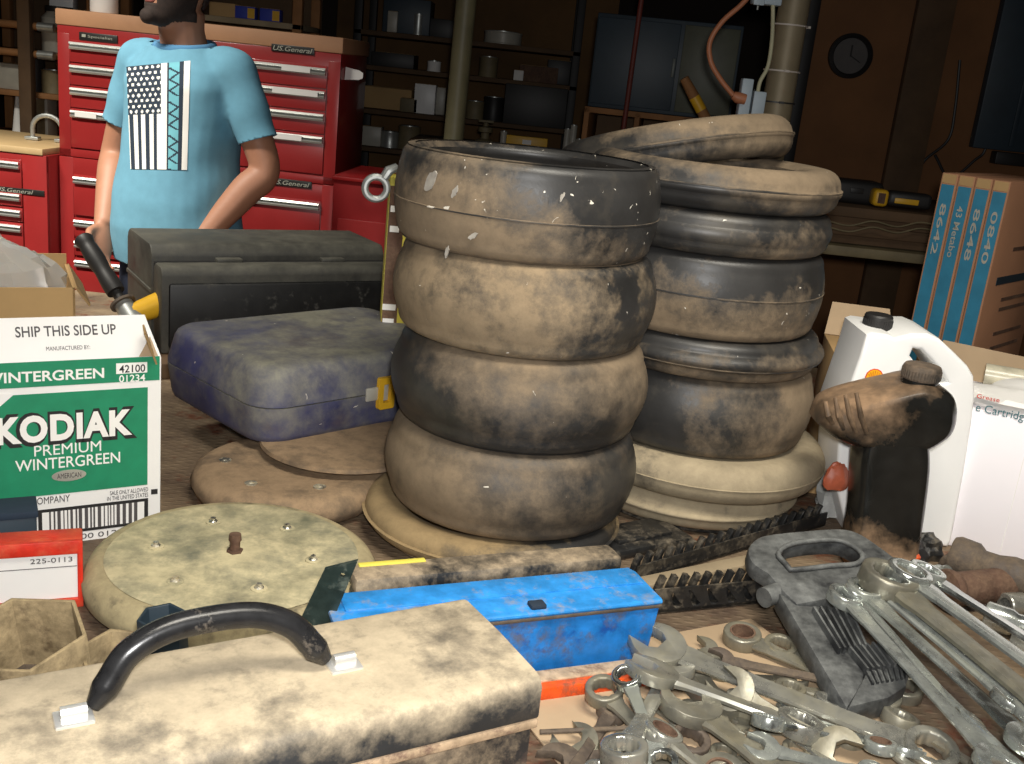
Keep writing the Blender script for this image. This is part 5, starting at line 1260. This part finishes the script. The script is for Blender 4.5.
# right-hand bench
yR = 3.15
sx0, sx1 = Y(800, 210, yR).x-.25, Y(1040, 215, yR).x+.6
zS = Y(880, 208, yR).z
rb = thing('side_bench', 'rough dark wooden bench of stacked planks along the right wall', 'bench', (sx0, yR, 0))
BW = sx1-sx0
for i, (dz, y0, m_) in enumerate(((0, 0, M_wooddark), (-.055, .01, M_wooddark), (-.115, -.01, M_khaki))):
    MB().box((BW/2, .3+y0, zS-.02+dz), (BW, .62, .030), bev=.004).build('plank', m_, rb)
MB().box((BW/2, .30, zS-.075), (BW-.02, .56, .08)).build('core_board', M_wooddark, rb)
for x in (.1, BW-.1):
    for y in (.06, .54): MB().box((x, y, (zS-.15)/2), (.07, .07, zS-.15), bev=.004).build('leg', M_wooddark, rb)
a = MB(); a.loft([[V((.12, .03, zS-.15)), V((.12, .07, zS-.15)), V((.19, .07, zS-.15)), V((.19, .03, zS-.15))], [V((.10, .03, zS-.55)), V((.10, .07, zS-.55)), V((.14, .07, zS-.55)), V((.14, .03, zS-.55))]]).build('brace', M_woodgrey, rb)
for i, pyy in enumerate((222, 228)):
    pts_ = [Y(825+k*24, pyy+(3 if k % 2 else -2)+k*.6, yR-.03) for k in range(6)]
    w_ = MB().tube(bez(pts_, 5), .0026, 8).build('cable', M_khaki, None); tag(w_, ('upper', 'lower')[i]+' pale cable sagging along the edge of the right side bench', 'cable')
p = Y(855, 196, yR+.1)
bk2 = thing('tool_case', 'long black case lying on the right side bench', 'case', (p.x, yR+.14, zS-.004)); MB().box((0, 0, .035), (.17, .10, .07), bev=.02, seg=4).build('body', M_dark, bk2); MB().box((0, -.05, .04), (.04, .006, .016), bev=.002).build('latch', M_dark, bk2)
p = Y(898, 203, yR+.05)
yt_ = thing('power_tool', 'yellow and black cordless tool lying on the right side bench', 'power tool', (p.x, yR+.06, zS-.004), -.1)
MB().box((-.055, 0, .03), (.045, .07, .05), bev=.012, seg=3).build('battery', M_yellow, yt_); MB().box((.03, 0, .032), (.13, .06, .045), bev=.014, seg=3).build('body', M_dark, yt_); MB().box((.02, -.031, .028), (.07, .004, .016), bev=.002).build('yellow_panel', M_yellow, yt_); MB().box((-.054, -.0365, .03), (.02, .003, .03)).build('label', M_rust, yt_)
# board partition with the clock, dark post and cables
yP = 4.5
xp0 = Y(808, 60, yP).x
struct('partition_wall', MB().box((xp0+1.4, yP+.04, 1.6), (2.8, .06, 3.2)), M_wallr)
struct('trim_1', MB().box((Y(905, 130, yP).x+.02, yP-.01, 1.6), (.15, .04, 3.2), bev=.004), M_wooddark)
struct('trim_2', MB().box((xp0-.02, yP-.02, 1.6), (.045, .06, 3.2), bev=.004), M_blackshelf)
p = Y(850, 56, yP)
ck = thing('wall_clock', 'dim round wall clock hanging on the brown partition', 'clock', (p.x, yP+.008, p.z))
rr_ = .088
MB().lathe([(0, 0), (rr_, 0), (rr_, .025), (rr_-.012, .034), (rr_-.018, .022), (rr_-.018, .012), (0, .012)], 40, Matrix.Rotation(pi/2, 4, 'X')).build('case', M_dark, ck)
MB().lathe([(0, .013), (rr_-.019, .013), (rr_-.019, .015), (0, .015)], 40, Matrix.Rotation(pi/2, 4, 'X')).build('dial', plain('dim_dial', srgb(84, 80, 78), .6), ck)
MB().box((.0, -.0165, .02), (.006, .002, .045)).build('hour_hand', M_ink, ck); MB().box((.02, -.018, -.01), (.05, .002, .004), rot=Matrix.Rotation(.5, 3, 'Y')).build('minute_hand', M_ink, ck)
for i, pts in enumerate((((960, 60), (955, 110), (948, 140), (925, 160), (918, 175)), ((935, 155), (950, 178), (975, 160), (985, 150), (992, 120)))):
    w_ = MB().tube(bez([Y(*u, yP-.01) for u in pts], 6), .006, 8).build('cable', M_dark, None); tag(w_, ('upper', 'lower')[i]+' black cable drooping on the brown partition above the blue spined cartons', 'cable')
p = Y(1005, 80, yP-.1)
pn = thing('panel', 'dull blue metal panel at the right edge above the blue spined cartons', 'panel', (p.x, yP-.03, 0))
pz0, pz1 = Y(1000, 150, yP).z, Y(1000, -40, yP).z
MB().box((.10, 0, (pz0+pz1)/2), (.30, .05, pz1-pz0), bev=.004).build('plate', M_dkblue, pn); MB().box((.10, -.027, (pz0+pz1)/2), (.02, .01, pz1-pz0-.04), bev=.002).build('rib', M_dkblue, pn)
MB().box((.12, 0, pz0-.03), (.14, .06, .05), bev=.004).build('bracket', M_dark, pn)
# ---------------------------------------------------------------- the person
PX, PY = -1.025, 3.10
pose = Matrix.Translation((PX, PY, 0)) @ Matrix.Rotation(radians(-20), 4, 'Z')     # faces -y, turned to picture left
def ering(c, a, b, n=24, tilt=None, sq=2.0):
    out = []
    for k in range(n):
        t = 2*pi*k/n; ct, st_ = cos(t), sin(t)
        x = a*abs(ct)**(2/sq)*(1 if ct >= 0 else -1); y = b*abs(st_)**(2/sq)*(1 if st_ >= 0 else -1)
        p = V((x, y, 0)); out.append(V(c)+(tilt @ p if tilt is not None else p))
    return out
def limb(mb, pts, rs, n=16):
    mb.tube(bez(pts, 6), .03, n, rs=[v_.x for v_ in bez([V((r, 0, 0)) for r in rs], 6)])
def remesh(mb, name, m, vox, smooth_it, parent, post=None):
    o = mb.build(name, m)
    md = o.modifiers.new('r', 'REMESH'); md.mode = 'VOXEL'; md.voxel_size = vox; md.use_smooth_shade = True
    ms = o.modifiers.new('s', 'SMOOTH'); ms.iterations = smooth_it; ms.factor = .5
    dg = bpy.context.evaluated_depsgraph_get(); dg.update()
    me = bpy.data.meshes.new_from_object(o.evaluated_get(dg)); old = o.data; o.modifiers.clear(); o.data = me; bpy.data.meshes.remove(old)
    me.name = name
    if not me.materials: me.materials.append(m)
    for p in me.polygons: p.use_smooth = True
    o.parent = parent
    return o
person = thing('person', 'bearded person in a light blue shirt with a flag print, standing behind the bench', 'person', (PX, PY, 0), radians(-20))
SH = 1.485                                   # shoulder joint height
arms = {}
for s in (-1, 1):                            # s=-1 : the person's side at picture left
    sh = V((s*.160, .01, SH)); el = V((s*.262, .03, 1.155)); wr = V((s*.215, -.09, .965))
    if s == 1: el = V((.262, .03, 1.215)); wr = V((.150, -.115, 1.005))
    else: el = V((-.262, .02, 1.20)); wr = V((-.170, -.135, 1.005))
    arms[s] = (sh, el, wr)
def headc(z): return V((.0, -.035, z))
hr = Matrix.Rotation(radians(-14), 3, 'Z')
neck0 = V((0, .005, 1.47)); HB = V((0, -.02, 1.69))
body = MB()
# torso core under the shirt, hips and legs
body.loft([ering((0, .0, z), a, b, 24, sq=2.3) for z, a, b in ((.84, .165, .115), (.92, .172, .125), (1.02, .16, .125), (1.12, .155, .12), (1.27, .155, .12), (1.38, .160, .105), (1.45, .12, .07), (1.49, .075, .06))])
limb(body, [(0, .012, 1.48), (0, .0, 1.53), (0, -.012, 1.57), (0, -.016, 1.62)], [.075, .066, .063, .066])
for s in (-1, 1):
    sh, el, wr = arms[s]
    limb(body, [sh+V((-s*.05, 0, -.015)), sh+V((0, 0, -.012)), sh.lerp(el, .5)+V((0, 0, 0)), el, el.lerp(wr, .3), wr], [.046, .052, .049, .044, .045, .029], 18)
    limb(body, [(s*.09, 0, .92), (s*.10, -.005, .70), (s*.105, .0, .50), (s*.105, .012, .30), (s*.105, .015, .09)], [.092, .086, .062, .056, .040], 18)
    body.loft([ering((s*.112, y, z), a, b, 16) for y, z, a, b in ((-.03, .0, .045, .115), (-.03, .03, .047, .12), (-.01, .07, .042, .08), (.012, .11, .038, .05))])
    # hand: palm and five fingers, lightly curled
    d = (wr-el).normalized(); side = V((s, 0, 0)); side = (side-d*side.dot(d)).normalized(); inn = d.cross(side).normalized()
    fwd = V((0, -1, 0)); fwd = (fwd-d*fwd.dot(d)).normalized(); lat = d.cross(fwd).normalized()     # fwd: thumb side, lat: across palm thickness
    def hp_(u, f, l): return wr+d*u+fwd*f+lat*l
    palm = []
    for u, hw, ht in ((-.01, .024, .020), (.02, .033, .017), (.055, .041, .015), (.085, .042, .013), (.098, .038, .011)):
        palm.append([hp_(u, 0, 0)+fwd*hw*cos(2*pi*k/14)+lat*ht*sin(2*pi*k/14) for k in range(14)])
    body.loft(palm)
    cs_ = -s if lat.x*s > 0 else s
    inward = -1 if lat.x*s > 0 else 1
    for f0, ln, r_ in ((.031, .070, .0088), (.011, .078, .0092), (-.010, .073, .0088), (-.029, .058, .0078)):
        b0 = hp_(.088, f0, 0); 
        limb(body, [b0, b0+d*ln*.4+lat*inward*.006, b0+d*ln*.75+lat*inward*.020, b0+d*ln*.95+lat*inward*.036], [r_*1.1, r_, r_*.95, r_*.75], 10)
    t0 = hp_(.022, .026, 0); limb(body, [t0, t0+d*.022+fwd*.022+lat*inward*.006, t0+d*.045+fwd*.032+lat*inward*.016, t0+d*.064+fwd*.034+lat*inward*.026], [.014, .012, .0105, .008], 10)
# head
hd = MB()
HC = V((0, -.025, 1.708))
prof = [(-.128, .018, .020, -.062), (-.120, .036, .040, -.052), (-.105, .050, .062, -.036), (-.08, .060, .078, -.020), (-.05, .067, .088, -.008), (-.01, .073, .095, .002), (.03, .076, .098, .006), (.07, .074, .096, .008), (.10, .062, .080, .010), (.122, .038, .050, .012), (.131, .012, .016, .012)]
def hpos(p): return HC + hr @ V(p)
rings_ = [[hpos((a*cos(2*pi*k/28), cy_+b*sin(2*pi*k/28), z)) for k in range(28)] for z, a, b, cy_ in prof]
body.loft(rings_)
nose = [(0, -.088, .03), (0, -.098, .010), (0, -.110, -.012), (0, -.100, -.022)]
limb(body, [hpos(p) for p in nose], [.009, .011, .014, .009], 12)
for s in (-1, 1):
    body.sph(hpos((s*.012, -.096, -.020)), .010, u=12, v=8)                      # nostril wings
    limb(body, [hpos(p) for p in ((s*.052, -.066, .035), (s*.030, -.088, .040), (s*.012, -.090, .036))], [.007, .010, .007], 10)   # brow
    limb(body, [hpos(p) for p in ((s*.074, .012, .035), (s*.084, .020, .026), (s*.082, .018, .0), (s*.075, .010, -.022))], [.008, .014, .012, .007], 10)  # ear
    body.sph(hpos((s*.040, -.066, -.005)), .022, u=12, v=8)                      # cheek
body.sph(hpos((0, -.098, -.108)), .020, sx=1.2, u=14, v=8)                       # chin
B = remesh(body, 'body', M_skin, .0065, 3, person)
# lips, eyes, brows
lp = MB(); lp.tube([hpos(p) for p in ((-.026, -.084, -.058), (-.012, -.096, -.0535), (0, -.0985, -.055), (.012, -.096, -.0535), (.026, -.084, -.058))], .005, 10, rs=[.0025, .005, .0052, .005, .0025])
lp.tube([hpos(p) for p in ((-.024, -.085, -.062), (-.010, -.096, -.0675), (.010, -.096, -.0675), (.024, -.085, -.062))], .005, 10, rs=[.0025, .006, .006, .0025]).build('lips', M_lip, person, ang=80)
for s in (-1, 1):
    e = MB().sph(hpos((s*.031, -.074, .022)), .0125, u=18, v=12).build('eye', M_white, person, ang=80)
    MB().sph(hpos((s*.031, -.0825, .021)), .0060, u=14, v=8).build('iris', M_beard, e, ang=80)
    MB().tube([hpos(p) for p in ((s*.050, -.072, .046), (s*.032, -.094, .0525), (s*.014, -.095, .048))], .004, 8, rs=[.002, .0045, .003], ).build('eyebrow', M_beard, person, ang=80)
bvh = BVHTree.FromObject(B, bpy.context.evaluated_depsgraph_get())
# beard and hair: shells lying on the skin
def shell(name, test, off, m):
    me = B.data; bm = bmesh.new(); bm.from_mesh(me)
    hinv = hr.inverted()
    dele = [v_ for v_ in bm.verts if not test(hinv @ (v_.co-HC))]
    bmesh.ops.delete(bm, geom=dele, context='VERTS')
    bm.normal_update()
    for v_ in bm.verts: v_.co += v_.normal*off
    me2 = bpy.data.meshes.new(name); bm.to_mesh(me2); bm.free(); me2.materials.append(m)
    for p in me2.polygons: p.use_smooth = True
    o = bpy.data.objects.new(name, me2); col.objects.link(o); o.parent = person
    md = o.modifiers.new('t', 'SOLIDIFY'); md.thickness = off*.9; md.offset = -1
    return o
def beard_t(p):
    if p.z < -.150 or p.z > .0: return False
    if p.y > .012: return False
    side_ = abs(p.x)
    if side_ > .050 and p.y > -.016: return -.118 < p.z < -.012
    lim = -.046 if side_ < .03 else -.046+(side_-.03)*.9
    if p.z > lim: return False
    if side_ < .022 and -.072 < p.z < -.050 and p.y < -.07: return False
    if p.z < -.118 and p.y > -.055: return False
    return True
shell('beard', beard_t, .0035, M_beard)
def hair_t(p):
    if p.z > .088: return p.y > -.085
    if p.z > .045: return p.y > -.062
    if p.z > -.01: return p.y > -.012 and not (abs(p.x) > .074 and p.y < .03 and p.z < .04)
    return p.z > -.075 and p.y > .035
shell('hair', hair_t, .008, M_beard)
# shirt
shirt = MB()
shirt.loft([ering((0, dy, z), a, b, 28, sq=2.25) for z, a, b, dy in ((.905, .196, .158, -.012), (.95, .195, .162, -.016), (1.02, .190, .166, -.022), (1.10, .182, .164, -.020), (1.22, .168, .154, -.008), (1.31, .166, .146, .0), (1.42, .180, .136, .004), (1.47, .172, .114, .006), (1.508, .125, .092, .006), (1.532, .084, .076, .002), (1.543, .070, .068, .0))])
for s in (-1, 1):
    sh, el, wr = arms[s]; dv = (el-sh).normalized()
    limb(shirt, [sh+V((-s*.07, 0, .0)), sh+V((s*.0, 0, -.010)), sh+dv*.11+V((s*.006, 0, 0)), sh+dv*.25+V((s*.008, 0, -.0))], [.052, .064, .058, .060], 20)
S = remesh(shirt, 'shirt', M_shirt, .0075, 5, person)
bm = bmesh.new(); bm.from_mesh(S.data)
def cut(pred, co, no):
    fs = [f for f in bm.faces if pred(f.calc_center_median())]
    g_ = list(set(fs) | {e for f in fs for e in f.edges} | {v_ for f in fs for v_ in f.verts})
    bmesh.ops.bisect_plane(bm, geom=g_, plane_co=co, plane_no=no, clear_outer=True)
cut(lambda c: c.z < 1.0 and abs(c.x) < .215, V((0, 0, .915)), V((0, 0, -1)))
cut(lambda c: c.z > 1.46 and abs(c.x) < .1, V((0, 0, 1.534)), V((0, -.16, 1)).normalized())
for s in (-1, 1):
    sh, el, wr = arms[s]; dv = (el-sh).normalized()
    cut(lambda c: (c-sh).dot(dv) > .12 and ((c-sh)-dv*(c-sh).dot(dv)).length < .088 and c.x*s > .173 and (c-sh).dot(dv) > .17, sh+dv*.205, dv)
fold = random.Random(2)
bm.normal_update()
for v_ in bm.verts:                          # soft folds of the cloth
    c = v_.co; k_ = sin(26*c.x+9*c.z+2*sin(7*c.z))*.0022*max(0, min(1, (1.34-c.z)/.15)) + sin(38*(c.z-abs(c.x)*.9)+1)*.0026*max(0, min(1, (abs(c.x)-.11)/.06))
    v_.co = c+v_.normal*k_
bm.to_mesh(S.data); bm.free()
md = S.modifiers.new('t', 'SOLIDIFY'); md.thickness = .003; md.offset = -1
# collar rib
ck_ = []
for k in range(36):
    a = 2*pi*k/36; ck_.append(V((.080*cos(a), .003+.076*sin(a), 1.530+.012*sin(a))))
MB().tube(ck_, .010, 10, closed=True, flat=1.3).build('collar', M_collar, person, ang=80)
# jeans
je = MB()
je.loft([ering((0, .0, z), a, b, 24, sq=2.4) for z, a, b in ((.80, .185, .132), (.86, .190, .135), (.93, .186, .135), (1.0, .180, .132))])
for s in (-1, 1): limb(je, [(s*.095, 0, .88), (s*.105, -.005, .70), (s*.11, .0, .50), (s*.11, .012, .30), (s*.11, .012, .10)], [.104, .100, .078, .074, .072], 18)
J = remesh(je, 'jeans', M_jeans, .009, 4, person)
for s in (-1, 1):
    MB().loft([ering((s*.112, y, z), a, b, 18, sq=2.4) for y, z, a, b in ((-.035, .0, .052, .138), (-.035, .03, .053, .138), (-.028, .06, .051, .12), (.0, .095, .05, .085), (.012, .13, .05, .062))]).build('shoe', M_wooddark, person, ang=60)
# flag print laid on the shirt
sb = BVHTree.FromObject(S, bpy.context.evaluated_depsgraph_get())
inv = person.matrix_world.inverted()
def onshirt(px, py):
    o_ = inv @ CAM; d_ = (inv.to_3x3() @ ray(px, py)).normalized(); h = sb.ray_cast(o_, d_)
    return h[0], h[1]
def flag_col(u, v):                          # u across 0..1 (picture left to right), v down 0..1
    if u < .545 and v < .47:                 # stars on navy
        cu_, cv_ = u/.545*6, v/.47*9
        row = int(cv_); fx = cu_+(.5 if row % 2 else 0)
        du, dv_ = fx-math.floor(fx)-.5, cv_-row-.5
        return 1 if (du*du*1.3+dv_*dv_) < .085 else 0
    if u < .545:
        s_ = (u/.545*4.1+.42) % 1
        return 1 if s_ < .56 else 0
    if u < .645: return 1
    if u < .86:
        w_ = (u-.645)/.215
        if w_ < .12 or w_ > .88: return 0
        zz_ = (v*9.5) % 1; t_ = abs(zz_-.5)*2
        return 2 if (abs(w_-.14-t_*.7) > .13 or (v*9.5) % 3 < .4) else 0
    if u < .90: return 0
    return 1
NU, NV = 72, 108
pr = MB(); grid = {}
# corners of the print on the picture
def pq(u, v):
    tl, tr, bl, br = (127, 67), (190.5, 61), (131, 169), (187, 170)
    top = (tl[0]+(tr[0]-tl[0])*u, tl[1]+(tr[1]-tl[1])*u); bot = (bl[0]+(br[0]-bl[0])*u, bl[1]+(br[1]-bl[1])*u)
    return (top[0]+(bot[0]-top[0])*v, top[1]+(bot[1]-top[1])*v)
for i in range(NU+1):
    for j in range(NV+1):
        h, nrm = onshirt(*pq(i/NU, j/NV))
        if h is not None: grid[i, j] = pr.bm.verts.new(h+nrm*.0018)
for i in range(NU):
    for j in range(NV):
        ks = ((i, j), (i+1, j), (i+1, j+1), (i, j+1))
        if all(k in grid for k in ks):
            f = pr.bm.faces.new([grid[k] for k in ks]); f.material_index = flag_col((i+.5)/NU, (j+.5)/NV)
pr.build('flag_print', M_navy, person, mats=[M_navy, M_whiteink, M_aqua], ang=80)
